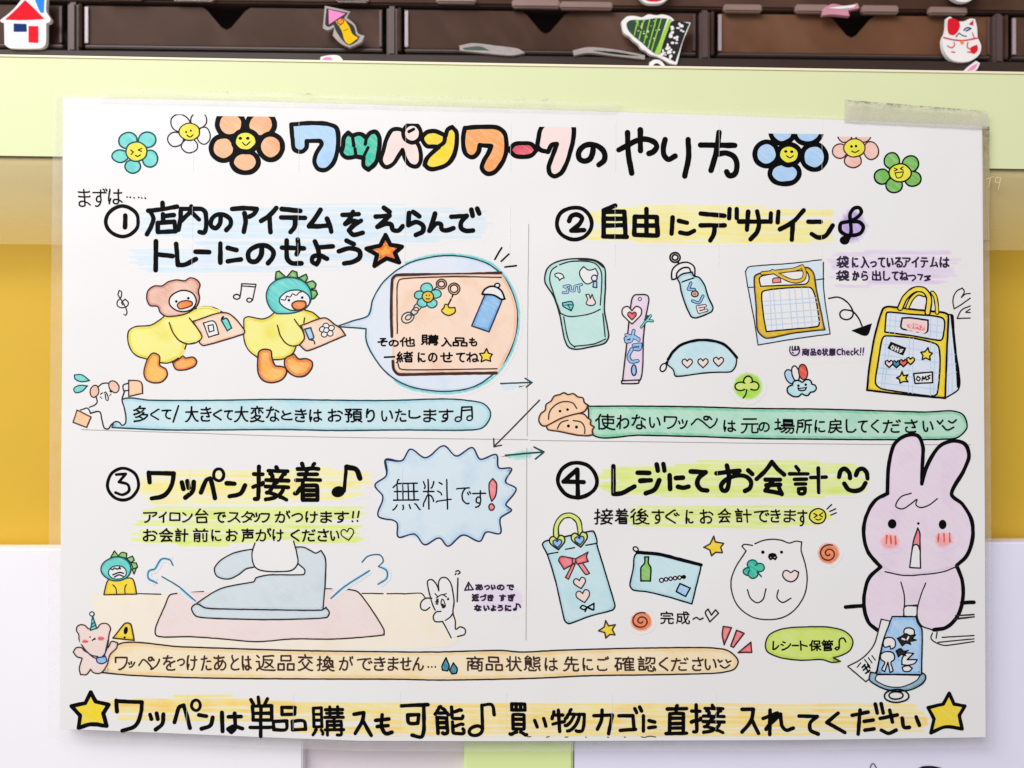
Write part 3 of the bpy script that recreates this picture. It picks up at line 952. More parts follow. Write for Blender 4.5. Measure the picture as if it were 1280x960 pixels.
# ---- title
TITLE = [
    ('sky', 'T2', '95 105 280 93 400 102 472 130 490 200 482 330 442 440 380 488 320 478 290 420 308 345 352 270 340 246 225 245 222 300 180 334 122 315 106 230', 5.6, []),
    ('ttl_teal', 'T2', '530 290 540 212 575 174 608 198 655 184 690 188 725 216 760 176 805 168 836 215 832 330 805 430 745 486 705 455 704 388 640 376 600 384 550 380 518 342', 5.6,
     [('612 218 622 285', 4.5), ('632 310 640 370', 4), ('728 222 718 272', 4.5), ('742 300 700 385', 4)]),
    ('palepink', 'T2', '1010 146 945 152 900 220 872 320 850 420 890 464 950 440 1000 368 1032 318 1058 400 1100 450 1150 458 1182 420 1182 330 1155 262', 5.4, []),
    ('yellow', 'T3', '-14 200 20 156 80 146 140 168 165 180 182 132 215 116 245 150 250 220 235 310 190 388 110 428 40 432 5 405 20 358 70 304 112 268 80 264 20 258', 5.6,
     [('160 182 152 232 105 266', 5.4)]),
    ('ttl_orange', 'T3', '312 122 420 114 560 120 612 160 628 240 620 330 580 410 530 462 480 470 442 430 452 380 492 310 512 260 425 252 412 310 370 344 320 322 302 270 300 180', 5.8, []),
    ('red', 'T3', '650 290 690 246 755 238 820 246 858 290 820 330 755 342 690 332', 5.6, []),
    ('palepink', 'T3', '895 118 872 200 866 268 890 290 945 304 975 250 1012 244 985 320 950 420 960 470 990 490 1040 468 1082 400 1115 300 1140 180 1132 100 1040 70 940 80', 5.8, []),
]
for mat, fr, path, w_, extra in TITLE:
    p = part('title_letter', clip=158 if fr == 'T3' and 'palepink' == mat else None).fr(fr)
    p.o(path, mat, w_, 'ink', edge=2.5, corner=70)
    for q, ww in extra: p.s(q, ww)
    if fr == 'T2' and mat == 'palepink':
        p.e('1112 180 75 78', 'palepink', 5.2).s('1085 166 1126 144', 4)
        p.clip = 156
    p.done()
p = part('title_lettering').fr('T4')
p.s('125 250 120 300 100 342 60 358 25 340 20 292 60 246 110 236 170 255 207 300 205 350 165 385 | 310 276 380 240 450 205 510 198 570 220 588 250 560 290 530 302 | '
    '375 150 380 300 405 445 | 467 130 468 282 | 648 200 635 260 640 312 670 345 720 320 | 815 200 818 330 790 466 | 1040 148 1030 230 1010 330 982 425 | '
    '905 240 1155 243 | 1030 305 1100 300 1152 330 1170 400 1150 455 1112 462 1095 435', 7.0)
p.done()
def flower(fr, petals, mat, centre, w, eyes, lines, mouth=None, clip=None, pen='ink', extra=None):
    p = part('flower_drawing', clip=clip).fr(fr)
    for q in petals: p.e(q, mat, w, pen, edge=1.8)
    if extra: p.s(extra, w, pen)
    o = p.done()
    c = part('flower_face', o, lev=4, clip=clip).fr(fr)
    c.e(centre, 'face', w, pen)
    for q in eyes: c.e(q, 'ink')
    if mouth: c.o(mouth, None, 1.4, 'ink')
    if lines: c.s(lines, 1.5, 'ink')
    c.done()
flower('T1', ['175 265 68 58 -15', '315 260 64 55', '118 380 60 45', '335 398 55 62', '210 455 57 48'], 'teal', '237 346 78 70', 1.9, [],
       '195 335 215 350 198 368 | 275 324 250 334 274 346 | 230 374 246 382 265 370', pen='tealpen')
flower('T1', ['520 258 58 52', '725 230 48 62', '622 305 60 50', '555 140 72 62 25', '690 118 58 58'], None, '622 203 74 62', 1.6, ['598 204 7 8', '632 194 7 8'],
       '604 226 626 241 650 224', clip=148, pen='pen')
flower('T1', ['920 145 98 92', '1140 150 100 92', '868 322 90 88', '1212 312 88 92', '1028 422 98 76'], 'orange', '1030 270 88 78', 6.4, ['992 250 13 11', '1046 250 13 11'],
       '1008 280 1032 300 1062 276', clip=149.5)
flower('T5', ['255 130 80 78', '425 130 90 84', '150 280 78 80', '468 298 82 84', '270 408 100 72'], 'sky', '300 284 76 68', 6.2, ['278 263 11 9', '318 265 11 9'],
       '283 292 305 306 328 292', clip=163)
flower('T5', ['672 150 50 52', '795 150 52 52', '638 262 48 48', '846 258 50 60 -15', '726 325 56 46'], 'pink', '735 240 72 60', 1.7, ['716 230 9 9', '746 228 9 9'],
       '718 262 740 270 766 256', clip=166, pen='brown')
flower('T5', ['985 326 52 54', '1110 345 55 52', '920 430 52 50', '1125 446 55 50', '1000 488 55 50'], 'green', '1040 405 74 60', 1.9, [],
       '1000 374 1022 384 1002 394 | 1060 366 1042 378 1060 388', mouth='1006 406 1062 400 1050 432 1022 440')

# ---- step numbers and headings
def circled(fr, e, w, digit, wd):
    p = part('step_number').fr(fr); p.e(e, None, w).s(digit, wd).done()
circled('H1a', '288 237 92 86', 4.6, '305 203 303 270', 5.9)
circled('H2a', '222 198 128 116', 5.0, '182 182 200 145 240 135 276 160 260 200 200 250 | 198 252 292 248', 5.8)
circled('H3', '127 132 73 74', 4.0, '95 88 140 84 108 122 150 135 156 162 124 182 92 172', 3.6)
circled('H4a', '265 205 123 112', 5.0, '262 138 175 215 305 218 | 264 138 268 318', 5.8)
p = part('heading_lettering').fr('H1a')
p.s('435 176 510 168 600 152 | 517 130 518 165 | 446 178 465 220 450 270 428 310 | 520 195 522 240 | 522 206 582 200 | 490 245 490 296 | 490 246 585 238 592 292 | 490 298 592 293', 5.8)
p.s('622 165 620 220 608 285 | 624 165 740 166 762 185 766 270 755 300 728 296 | 682 150 676 180 650 208 625 232 | 682 182 726 226', 5.8)
p.s('850 206 845 250 820 276 795 262 797 226 830 198 870 200 905 225 906 256 882 286 | 915 166 985 160 1055 166 1040 194 1012 210 | 986 190 992 235 982 296 | '
    '1168 160 1125 205 1080 234 | 1128 206 1134 298', 6.1).fr('H1b')
p.s('-38 80 76 92 | -42 132 105 135 | 45 140 40 190 15 222 | 200 85 165 140 130 186 195 186 255 180 | 240 140 260 190 266 220', 6.1)
p.s('335 117 435 112 | 400 97 380 140 352 172 400 152 430 160 | 450 152 405 180 375 212 400 238 460 226 | 590 72 625 98 | 540 127 625 120 590 155 550 190 605 170 635 176 645 208 680 212 706 186', 6.1)
p.s('770 98 808 125 | 745 105 740 180 790 160 832 185 830 216 786 240 | 905 108 890 160 870 214 912 170 940 172 946 205 975 212 1018 198 | '
    '1005 128 1100 122 1065 162 1066 198 1095 214 1138 212 | 1128 84 1136 122 | 1164 78 1176 108', 6.1)
p.fr('H1a').s('480 350 478 515 | 485 425 575 435 | 595 365 605 485 640 485 708 452 | 706 410 784 412 | 848 362 848 472 | 890 388 940 400 | 890 464 965 454 | '
              '1085 384 1080 430 1050 466 1015 460 1008 415 1050 380 1110 376 1150 410 1145 445 1120 476', 6.1)
p.fr('H1b').s('-38 318 98 322 | 60 268 64 330 54 358 | -8 274 -5 385 20 412 82 414 | 165 280 185 330 190 395 175 420 150 406 152 376 195 366 240 386 | 190 316 276 310 | '
              '360 275 405 296 | 312 340 380 322 440 340 442 375 400 405 345 415', 6.1)
p.done()
p = part('star_drawing').fr('H1b'); p.star('600 240 630 300 702 312 658 350 684 408 606 384 532 430 548 362 482 325 568 305', 'starorange', 5.6, edge=7).done()
p = part('heading_lettering').fr('H2a')
p.s('440 102 518 70 | 434 104 434 290 | 440 116 584 114 592 290 | 440 165 580 165 | 440 215 580 212 | 430 294 602 296 | 745 95 745 285 | 660 150 656 276 | 660 150 820 154 826 285 | '
    '660 215 820 215 | 656 282 820 288 | 935 156 928 274 | 980 180 1040 195 | 990 265 1045 274 1092 252', 5.9).fr('H2b')
p.s('-25 128 148 144 | -25 213 150 214 | 78 225 70 280 45 324 | 186 95 182 162 | 238 95 238 160 | 255 186 470 186 | 320 115 312 246 | 386 112 400 200 385 262 338 314 | '
    '486 125 484 188 | 540 114 536 192 | 724 104 650 186 552 242 | 646 190 638 318 | 758 187 848 188 | 782 276 830 302 880 292 936 214', 5.9)
p.done()
p = part('treble_clef').fr('H2b')
p.e('1022 322 36 32', 'ink').s('1045 320 1068 270 1066 200 1062 130 1090 90 1130 86 1144 116 1110 158 1050 186 995 200 990 250 1025 280 1080 286 1140 268 1158 224 1130 190 1086 186', 4.8).done()
p = part('heading_lettering').fr('H3')
p.s('248 78 253 124 | 248 80 366 82 355 140 320 186 262 200 | 404 124 412 155 | 430 118 436 150 | 460 122 455 165 420 196 | 494 172 520 112 538 105 548 140 560 198 | '
    '615 128 652 130 | 702 138 680 176 628 190', 5.8)
p.e('578 88 24 28', None, 4).t(45, 215, '接 730 915 42 216,着 925 1065 26 216', 5.2).done()
p = part('music_note').fr('H3'); p.e('1140 168 32 26 -15', 'ink').s('1168 165 1178 48', 4.6).s('1180 52 1225 64 1242 105', 7).done()
p = part('heading_lettering').fr('H4a')
p.s('495 116 495 294 545 290 630 246', 6).s('650 158 725 160 | 668 210 735 206 | 788 206 760 264 702 290 | 772 105 780 145 | 815 102 822 145 | 855 174 858 262 | 895 192 940 190 | '
    '908 248 945 254 976 246 | 990 150 1086 155 1042 190 1032 232 1055 264 1096 272', 6.1).fr('H4b')
p.s('-28 132 148 112 | 52 72 66 140 66 210 48 262 20 262 8 225 40 185 120 150 200 158 236 196 226 246 190 266 | 214 108 246 138', 5.9)
p.s('395 45 345 112 278 176 | 398 50 440 100 488 142 | 346 180 458 180 | 352 222 458 218 | 402 188 345 262 470 286 | 448 240 470 290', 5.8)
p.s('578 80 600 108 | 530 136 670 136 | 566 178 658 176 | 574 214 652 212 | 598 250 648 246 642 284 602 284 598 250 | 690 164 808 160 | 748 92 752 278', 4.8).done()
p = part('smiling_face').fr('H4b')
p.s('906 160 920 112 950 96 984 130 990 168 | 1036 146 1052 108 1086 96 1114 122 1124 172 | 946 210 980 256 1030 266 1080 248 1108 206', 5.8).done()

# ---- small writing
def lettering(fr, *lines, w=2.1, mat='ink', extra=None, parent=SH, name='note_lettering', lev=5):
    p = Part(name, parent, lev).fr(fr)
    for (a, b, spec) in lines: p.t(a, b, spec, w, mat)
    if extra: p.s(extra, w, mat)
    return p.done()
lettering('H1a', (42, 160, 'ま 35 108,ず 115 202,は 206 290 50 140'), w=1.9, mat='ink', extra='314 97 316 98 | 332 98 334 99 | 354 101 356 102 | 380 100 382 101 | 398 102 400 103 | 418 102 420 106')
lettering('H3', (254, 318, 'ア 222 290,イ 294 334,ロ 345 398 265 306,ン 405 455,台 465 530 246 316,で 552 612,ス 618 680,タ 682 740,ッ 738 775 265 312,フ 775 820 268 314,が 840 915,つ 920 975,け 985 1045,ま 1055 1112,す 1120 1192'),
          (338, 406, 'お 220 290,会 296 364,計 370 436,前 455 530,に 542 590,お 610 668,声 684 745,が 750 826,け 830 884,く 915 960,だ 968 1035,さ 1042 1096,い 1102 1146'), w=2.1,
          extra='1212 262 1208 290 | 1206 306 1207 308 | 1238 260 1232 288 | 1230 304 1231 306')
p = part('heart_drawing').fr('H3'); p.heart(1184, 368, 30, None, 1.7, rot=-10).done()
lettering('H4b', (396, 512, '会 -20 85,計 112 242,で 255 376,き 382 464,ま 484 580,す 588 668 408 536'), w=2.1)
lettering('H4a', (384, 492, '接 370 495,着 502 592,後 602 726,す 740 824,ぐ 826 920,に 956 1010,お 1046 1136'), w=2.1)
p = part('smiley').fr('H4b'); p.e('744 458 62 56', 'face', 1.9).s('715 438 740 452 718 468 | 782 432 756 450 780 464 | 730 480 750 488 770 478', 1.6)
p.s('815 404 850 370 | 836 422 880 402 | 845 450 886 432', 1.8, 'pen').done()
lettering('I4', (95, 200, '袋 100 206,に 226 284,入 296 370,っ 376 434 140 192,て 440 504,い 512 572,る 576 646,ア 640 712,イ 716 780,テ 788 856,ム 866 936,は 946 1030'),
          (212, 306, '袋 96 208,か 230 290,ら 302 362,出 390 468,し 482 544,て 552 612,ね 616 690'), w=2.1, mat='purplepen', extra='690 262 740 258 752 275 725 300 | 770 250 806 254 788 292 | 826 268 870 262 846 280 866 290 828 300')
lettering('I3', (600, 648, '商 442 490,品 492 530,の 533 560,状 562 602,態 604 645,C 650 678 604 644,h 681 703 600 644,e 706 730,c 733 752,k 755 786 598 644'), w=1.6, mat='purplepen',
          extra='797 600 794 628 | 792 640 793 641 | 814 600 810 628 | 808 640 809 641 | 372 592 372 625 390 644 415 640 428 620 424 592 | 385 590 385 612 400 612 400 592 | 404 590 406 612 420 610 418 590 | 385 626 392 630')
lettering('RB', (264, 326, 'あ 768 836,つ 842 894,い 898 942,の 948 1016,で 1030 1096'), (350, 418, '近 738 802,づ 806 864,き 868 926,す 968 1030,ぎ 1040 1106'),
          (438, 502, 'な 756 822,い 836 890,よ 896 944,う 952 1004,に 1016 1074'), w=2.1, mat='purplepen', extra='1090 484 1104 474 1112 484 1098 490 1090 484 | 1112 480 1116 436 1140 444 1148 464')
p = part('warning_triangle').fr('RB'); p.o('680 322 712 255 752 316', None, 1.9, 'purplepen', corner=35).s('712 278 712 298 | 712 307 712 309', 1.8, 'purplepen').done()
lettering('P1', (712, 802, '完 880 972,成 984 1078'), w=1.9, extra='1100 768 1122 755 1145 770 1166 760')
p = part('heart_drawing').fr('P1'); p.s('1212 785 1182 722 1200 700 1222 740 1250 706 1270 728 1212 785', 1.9, 'pen').done()

# ---- banners
def banner(mat, pen, path, edge, lines, fr, w=2.0, lmat='ink', extra=None):
    p = part('banner', lev=2); p.o(path, mat, 2.0, pen, edge=edge); o = p.done()
    q = Part('banner_lettering', o, 5).fr(fr[0])
    for f, a, b, spec in lines: q.fr(f).t(a, b, spec, w, lmat)
    for f, s_ in (extra or []): q.fr(f).s(s_, w, lmat)
    q.done()
    return o
b1 = banner('aqua', 'tealpen', '152 500 189 500.4 250 500.6 350 499.2 400 500 479 500.7 556 498.7 584 500.6 605 505 613 515 611.6 524.5 602.6 534.8 582 537.6 500 537.4 420 538 350 536.8 260 537.4 202 537.2 140 534.4', 5,
            [('B1a', 214, 312, '多 395 482,く 492 548 232 300,て 556 616 236 294,大 690 770,き 778 846,く 850 905 235 300,て 912 966 240 298,大 972 1056,変 1062 1146,な 1152 1232'),
             ('B1b', 192, 266, 'と 4 62 205 254,き 70 132,は 140 205,お 230 306,預 312 400,り 416 460,い 490 550,た 556 614,し 622 682 204 246,ま 694 760,す 768 842')], ['B1a'], 2.2,
            extra=[('B1a', '655 216 624 308'), ('B1b', '882 192 878 244 | 930 190 932 240 | 882 190 930 188 | 882 206 930 203')])
q = Part('music_note', b1, 5).fr('B1b'); q.e('864 248 15 11 -20|920 243 14 11 -20', None, 1.8, 'ink').done()
b2 = banner('seafoam', 'ink', '735 507.8 818 507.8 884 508.9 930 510.4 1027 511.5 1156 515 1192 513.8 1203 518 1208.5 528 1208 536 1197 546.6 1179 549 1100 549.5 1020 548.9 930 547.8 884 546 800 544 741 543.4', 5,
            [('B2a', 168, 264, '使 360 476,わ 482 556,な 566 652,い 668 736 188 252,ワ 752 830,ッ 834 892 200 258,ペ 906 1012,ン 1006 1062,は 1092 1166 205 275,元 1192 1296 195 282'),
             ('B2b', 144, 230, 'の 78 142 165 222,場 166 280,所 286 376,に 388 450,戻 462 546,し 560 620,て 624 682,く 698 746,だ 764 866,さ 884 960,い 984 1046')], ['B2a'], 2.2,
            extra=[('B2b', '1066 160 1080 176 1096 156 | 1128 160 1148 170 1170 154 | 1094 186 1120 210 1156 194')])
b3 = banner('orangecream', 'pen', '147 806 229 808.6 365 813 466 814.5 543 815 626 813 650 815 696 813 807 810 892 810 911 814 922.5 826 918.8 835.4 902 840.7 819 843.4 740 844.5 674 847.5 600 849.4 543 850 499 849 390 848.6 251 847.3 164 844 128 840.8', 6,
            [('B3a', 124, 226, 'ワ 108 184,ッ 182 226 165 205,ペ 240 326,ン 310 366,を 382 456,つ 462 510 150 195,け 518 580,た 598 662,あ 672 746,と 768 822,は 832 890,返 912 1026,品 1036 1136,交 1152 1242'),
             ('B3b', 134, 226, '換 25 132,が 152 236,で 256 346,き 352 422,ま 432 496,せ 500 570,ん 574 640,商 880 982,品 990 1090,状 1106 1200,態 1208 1308'),
             ('B3c', 206, 288, 'は 126 196,先 222 306,に 322 378,ご 396 460,確 486 592,認 606 702,く 716 766,だ 778 870,さ 886 946,い 952 1016')], ['B3a'], 2.2, 'brown',
            extra=[('B3b', '664 198 665 200 | 684 198 685 200 | 704 198 705 200'), ('B3c', '1022 226 1030 238 1042 230 | 1062 226 1070 240 1088 232 | 1034 254 1056 268 1082 252')])
q = Part('raindrop', b3, 5).fr('B3b'); q.o('766 146 742 196 746 218 774 222 784 198', 'rain', 1.8, corner=50).done()
q = Part('raindrop', b3, 5).fr('B3b'); q.o('808 176 786 220 800 240 824 236 830 210', 'rain', 1.8, corner=50).done()

# ---- bottom line
p = part('bottom_lettering', lev=4).fr('F1')
p.s('322 125 326 194 | 322 130 480 136 474 200 440 280 358 312 | 530 212 538 240 | 570 205 578 240 | 612 210 604 270 564 305 | 680 260 710 165 736 155 756 220 775 295 | '
    '830 215 876 222 | 916 230 900 280 846 300 | 972 200 976 315 | 1012 226 1090 224 | 1050 205 1052 296 1030 320 1010 302 1040 284 1098 298', 5.2)
p.e('812 155 27 32', None, 4.1).s('1150 120 1166 148 | 1195 105 1200 148 | 1252 115 1236 148 | 1160 162 1165 246 1275 246 | 1160 160 1278 158 1278 244 | 1165 204 1275 204 | 1145 292 1292 290 | 1212 162 1210 346', 4.6)
p.fr('F2').s('95 145 166 146 164 182 96 184 95 145 | 50 220 122 218 118 262 52 264 50 220 | 150 220 214 220 222 262 152 266 150 220', 4.4).t(135, 305, '購 250 432 134 302', 4.1)
p.s('480 182 532 174 526 215 486 285 | 530 222 572 295 | 630 185 628 252 652 286 682 278 | 596 215 666 208 | 604 248 662 242 | 732 137 874 131 | 852 135 852 270 840 302 790 294 | 766 186 826 184 820 230 772 228 766 186', 4.9)
p.t(135, 295, '能 905 1072 132 296', 4.6)
p.fr('F3').t(120, 300, '買 65 172 118 302,物 290 482 148 284', 4.4).s('206 215 220 250 | 254 205 266 245 | 522 190 620 186 600 286 | 566 160 562 215 540 262 | 655 190 730 190 736 264 | 662 268 744 263 | 740 152 750 174 | 766 144 776 165 | '
       '786 190 786 272 | 816 216 846 224 | 814 254 850 250', 4.6).t(130, 290, '直 898 1028 126 294,接 1032 1226 124 290', 4.6)
p.fr('F4').s('70 146 126 146 116 200 70 260 | 120 202 152 266 | 210 150 208 272 | 175 192 246 165 190 246 | 215 215 262 170 270 230 290 250 326 240 | 355 180 446 182 410 215 412 250 450 270 | 550 165 494 212 584 262 | '
             '620 176 700 160 | 660 150 650 270 | 680 206 726 200 | 684 250 730 244 | 736 120 746 165 | 765 118 776 165 | 760 192 846 174 | 808 150 822 210 | 766 250 800 266 840 250 | 870 190 880 236 906 236 | 940 184 956 226', 4.9)
p.fr('F3').s('168 303 186 301 | 268 304 284 302 | 368 305 384 303 | 478 304 482 305 | 594 304 600 305 | 684 304 690 305 | 774 302 790 306 820 299 852 304', 1.1)
p.done()
p = part('music_note', lev=4).fr('F2'); p.e('1130 270 36 24 -15', None, 4.4).s('1166 262 1162 134 1215 132 1228 185', 4.4).done()
p = part('star_drawing', lev=4).fr('F1'); p.star('165 75 195 132 275 152 242 205 262 282 165 272 90 294 100 218 46 160 132 142', 'yellow', 5.2).done()
p = part('star_drawing', lev=4).fr('F4'); p.star('1106 66 1130 120 1184 130 1156 176 1170 244 1086 234 1014 264 1030 195 1000 138 1076 120', 'yellow', 4.4).done()

# ---- step 1: two ducks carrying trays
d = part('duck_drawing').fr('D1')
d.f('450 395 400 432 350 460 240 470 190 497 178 555 195 630 240 685 320 712 400 740 480 742 550 710 600 650 618 600 690 590 735 550 760 480 890 362 830 330 750 320 670 340 600 380', 'duck', edge=5)
d.s('450 395 400 432 350 460 240 470 190 497 178 555 195 630 240 685 320 712 | 420 740 480 742 550 710 600 650 618 600 | 490 440 510 500 560 570 620 598 690 590 735 550 715 505 660 430 640 405 | 670 340 750 320 830 330 890 362', 1.8, 'brown')
d.halo('505 450 520 510 570 580 | 560 700 600 640 | 700 340 780 332 870 362', 5, 'gold', base='duck').s('490 440 510 500 560 570 620 598 690 590', 1.8, 'brown')
do = d.done()
q = Part('bear_hood', do, 4).fr('D1')
q.o('435 165 380 165 332 200 322 260 345 310 405 320 420 360 460 390 540 390 640 362 700 310 716 260 708 200 720 155 690 115 645 105 610 125 540 120 480 135', 'hood', 1.9, 'brown', edge=4, corner=75)
q.e('592 278 102 78', 'paper', 1.9, 'ink').e('543 281 10 10|633 257 10 10', 'ink').o('550 310 570 286 620 275 662 286 662 308 620 328 565 336', 'beak', 1.7, 'brown', edge=2).done()
q = Part('tray_drawing', do, 5).fr('D1')
q.o('665 430 930 370 1055 500 1050 522 742 612 716 585 736 548 700 480', 'tan', 1.9, 'brown', edge=3.5)
q.o('745 442 825 430 862 525 785 550', 'paper', 1.6, 'pen').o('780 462 818 455 826 500 790 510', None, 1.5, 'pen').o('880 420 920 408 958 480 925 502', 'teal', 1.9, 'tealpen').s('885 408 895 396', 2.4).done()
q = Part('foot', do, 4).fr('D1'); q.o('370 668 415 690 420 760 465 790 475 830 440 880 380 892 320 870 300 820 310 760 335 700', 'foot', 1.9, 'brown', edge=4).done()
q = Part('foot', do, 4).fr('D1'); q.o('595 690 610 705 670 700 695 730 680 765 600 795 540 790 515 740 560 715', 'foot', 1.9, 'brown', edge=3.5).done()

d = part('duck_drawing').fr('D2')
d.f('385 360 340 395 290 412 180 395 152 410 150 480 150 560 180 640 250 700 380 718 450 712 520 665 545 620 600 590 640 520 715 405 665 362 600 340', 'duck', edge=5)
d.s('385 360 340 395 290 412 180 395 152 410 150 480 150 560 180 640 250 700 | 370 718 450 710 520 665 540 620 | 400 460 430 550 480 605 550 612 600 575 590 500 560 460 528 415 | 600 342 668 366 716 406 | 600 442 605 405', 1.8, 'brown')
do = d.done()
q = Part('dinosaur_hood', do, 4).fr('D2')
q.o('385 118 390 60 412 52 465 98|470 98 512 50 546 60 552 105|555 105 615 76 626 105 605 140|612 142 665 125 690 150 682 182 640 192|648 196 690 196 702 225 672 260 645 262', 'green', 1.7, 'pen', edge=2.5, corner=60)
q.o('385 366 335 310 318 232 345 160 410 115 500 102 590 126 640 180 656 250 630 312 590 345 540 362 460 373', 'teal', 1.9, 'tealpen', edge=4)
q.e('532 272 116 76', 'paper', 1.9, 'tealpen').s('430 266 460 270 470 240 496 248 515 222 540 236 566 212 580 210', 1.5, 'pen').e('487 272 10 10|587 252 10 10', 'ink')
q.o('510 300 540 280 610 284 614 320 560 346 520 330', 'beak', 1.9, 'brown', edge=2.5).done()
q = Part('tray_drawing', do, 5).fr('D2')
q.o('575 462 760 405 832 455 875 482 912 535 620 650 566 608 602 560 594 500', 'tan', 1.9, 'brown', edge=3)
q.e('765 466 24 22|806 480 22 20|796 520 22 20|752 528 22 20|738 490 22 20|768 496 20 18', 'paper', 1.4, 'pen')
q.o('605 490 650 478 672 555 640 568', 'sky', 2, 'tealpen').s('655 572 672 572 682 600', 1.8, 'pen').done()
q = Part('foot', do, 4).fr('D2'); q.o('300 640 350 650 360 700 385 762 420 768 460 780 470 810 440 862 360 890 290 870 258 820 255 700 265 655', 'foot', 2.1, 'brown', edge=5, corner=70).done()
q = Part('foot', do, 4).fr('D2'); q.o('525 676 560 712 620 710 660 735 660 776 610 836 550 845 490 815 455 760 460 710', 'foot', 2.1, 'brown', edge=5, corner=70).done()
p = part('treble_clef').fr('D1'); p.s('150 378 160 385 172 372 166 335 125 262 105 230 115 198 130 206 128 248 100 282 100 312 135 328 175 314 182 286 158 264 132 288 142 306', 1.5, 'pen').done()
p = part('music_note').fr('D2'); p.s('134 148 122 240 | 240 152 214 272 | 134 148 240 152 | 134 165 236 171', 1.6, 'pen').e('96 246 24 18|190 270 19 15', None, 1.7, 'pen').done()

# ---- speech bubble with tray
BUB = '88 510 92 590 140 690 220 790 340 865 470 897 620 905 780 872 900 790 980 690 1030 560 1046 450 1030 330 970 200 880 112 760 66 620 48 480 62 340 106 200 214 130 330 105 424'
p = part('speech_bubble', lev=2).fr('D3')
p.halo('330 100 480 52 620 40 760 56 890 104 978 196 1040 320 1056 450 1042 560 992 690 912 800 780 884 620 917 470 908 340 878 260 830', 10, 'hl_aqua')
p.halo('84 520 92 600 150 710', 7, 'hl_aqua').halo('100 424 150 300 250 170', 4, 'hl_aqua')
p.f(BUB + ' 0 462 -97 497 0 503', 'haze_blue', edge=4)
p.s(BUB + ' 0 462 -97 497 0 503 88 510', 2.0, 'tealpen')
bo = p.done()
q = Part('tray_drawing', bo, 4).fr('D3')
q.f('256 190 282 172 600 165 930 158 1000 260 1038 380 1040 480 1028 560 980 680 912 785 620 790 300 795 265 770 250 600 248 380', 'tan', edge=4)
q.s('942 157 700 166 280 172 256 195 248 400 252 560 | 258 715 265 770 292 797 600 794 912 790', 3.8, 'brown').s('942 186 600 182 302 200 286 240 286 540 | 290 730 302 762 380 770 916 763', 1.8, 'brown').s('300 186 600 172 900 170', 1.4, 'hood').done()
q = Part('keychain_drawing', bo, 5).fr('D3')
q.e('416 372 30 20 -40|396 400 30 18 -45|352 440 40 32 -30|356 438 20 14 -30', None, 1.7, 'tealpen').e('472 254 38 32|530 290 34 27|426 298 32 26|446 345 34 28|505 350 32 28', 'teal', 1.7, 'tealpen').e('480 308 36 34', 'gold', 1.7, 'pen')
q.e('470 300 4 5|490 298 4 5', 'ink').s('470 320 490 322 | 515 265 536 245', 1.6).e('565 228 32 30|565 228 20 18', None, 1.8, 'brown').done()
q = Part('keychain_drawing', bo, 5).fr('D3')
q.e('645 257 36 36|645 257 24 24', None, 1.8, 'brown').s('638 296 632 312 | 626 322 620 336 | 616 342 610 356', 2, 'ink').o('566 396 582 376 588 356 604 358 612 376 650 376 652 404 612 426 580 414', 'yellow', 1.9, 'brown').done()
q = Part('bottle_drawing', bo, 5).fr('D3')
q.o('845 284 956 312 866 530 756 492', 'bluefill', 2, 'navy', edge=4, corner=80).o('822 292 842 258 890 242 940 266 966 322 944 325 900 300', 'paper', 2.4, 'ink').e('918 236 16 13', 'paper', 2, 'ink').done()
lettering('D3', (560, 626, 'そ 160 226,の 230 296 580 625,他 300 400,購 436 548 545 616,入 562 630,品 634 730,も 738 792'),
          (650, 728, '一 200 274,緒 276 386,に 414 466,の 480 540,せ 556 640,て 656 716,ね 720 802'), w=2.1, parent=bo, name='bubble_lettering', lev=6)
q = Part('star_drawing', bo, 6).fr('D3'); q.star('850 636 862 664 886 672 872 692 876 716 846 706 816 718 822 690 806 668 836 664', 'yellow', 1.8).done()
p = part('spark_lines').fr('D3'); p.s('902 72 945 -2 | 942 84 992 38 | 966 120 1038 112', 2.2).done()
p = part('arrow_drawing').fr('B1b'); p.s('1070 75 1216 70 | 1188 50 1222 70 1194 92', 1.9, 'tealpen').done()
p = part('arrow_drawing').fr('B1b'); p.s('1258 156 1120 298 1042 376 | 1036 342 1038 382 1074 374', 1.8, 'brown').done()
p = part('arrow_drawing').fr('BU'); p.s('970 155 1220 133 | 1160 100 1226 133 1170 180', 2.2, 'tealpen').done()

# ---- small white animal carrying bags
d = part('animal_drawing', lev=4).fr('B1a')
d.f('205 100 240 86 285 90 330 115 345 130 330 180 350 250 350 318 325 325 310 305 270 325 250 350 225 340 205 250 150 240 150 218 185 204 180 140', 'paper')
d.s('346 132 332 180 344 226 354 280 350 318 332 328 318 312 296 306 272 322 252 348 232 344 218 300 204 250 150 258 | 184 162 190 196 176 212 146 224 | 198 106 218 90 240 86 264 88', 1.8, 'pen', corner=179)
d.s('230 142 238 136 246 148 254 176 250 188 242 182 236 150', 1.6, 'pen', corner=179).s('210 150 220 142 | 262 132 270 138', 1.6, 'pen').e('208 166 4 4|216 172 4 4|268 150 4 4|262 158 4 4', 'pen')
do = d.done()
for e in ('175 133 24 34 15', '286 107 26 36 -30'):
    q = Part('ear', do, 5).fr('B1a'); q.e(e, 'hood', 1.6, 'brown').done()
for pl, hd in (('370 70 440 80 450 145 370 162', '370 85 338 98 340 130 368 128'), ('75 240 155 280 130 340 52 310', '94 240 135 230 150 252')):
    q = Part('bag_drawing', do, 5).fr('B1a'); q.o(pl, 'peach', 1.6, 'brown', edge=2).s(hd, 1.5, 'pen').done()
for pl in ('60 40 100 38 146 72 92 78 62 60', '56 120 85 100 134 102 100 134 64 140'):
    p = part('sweat_drop').fr('B1a'); p.o(pl, 'teal', 1.6, 'tealpen').done()

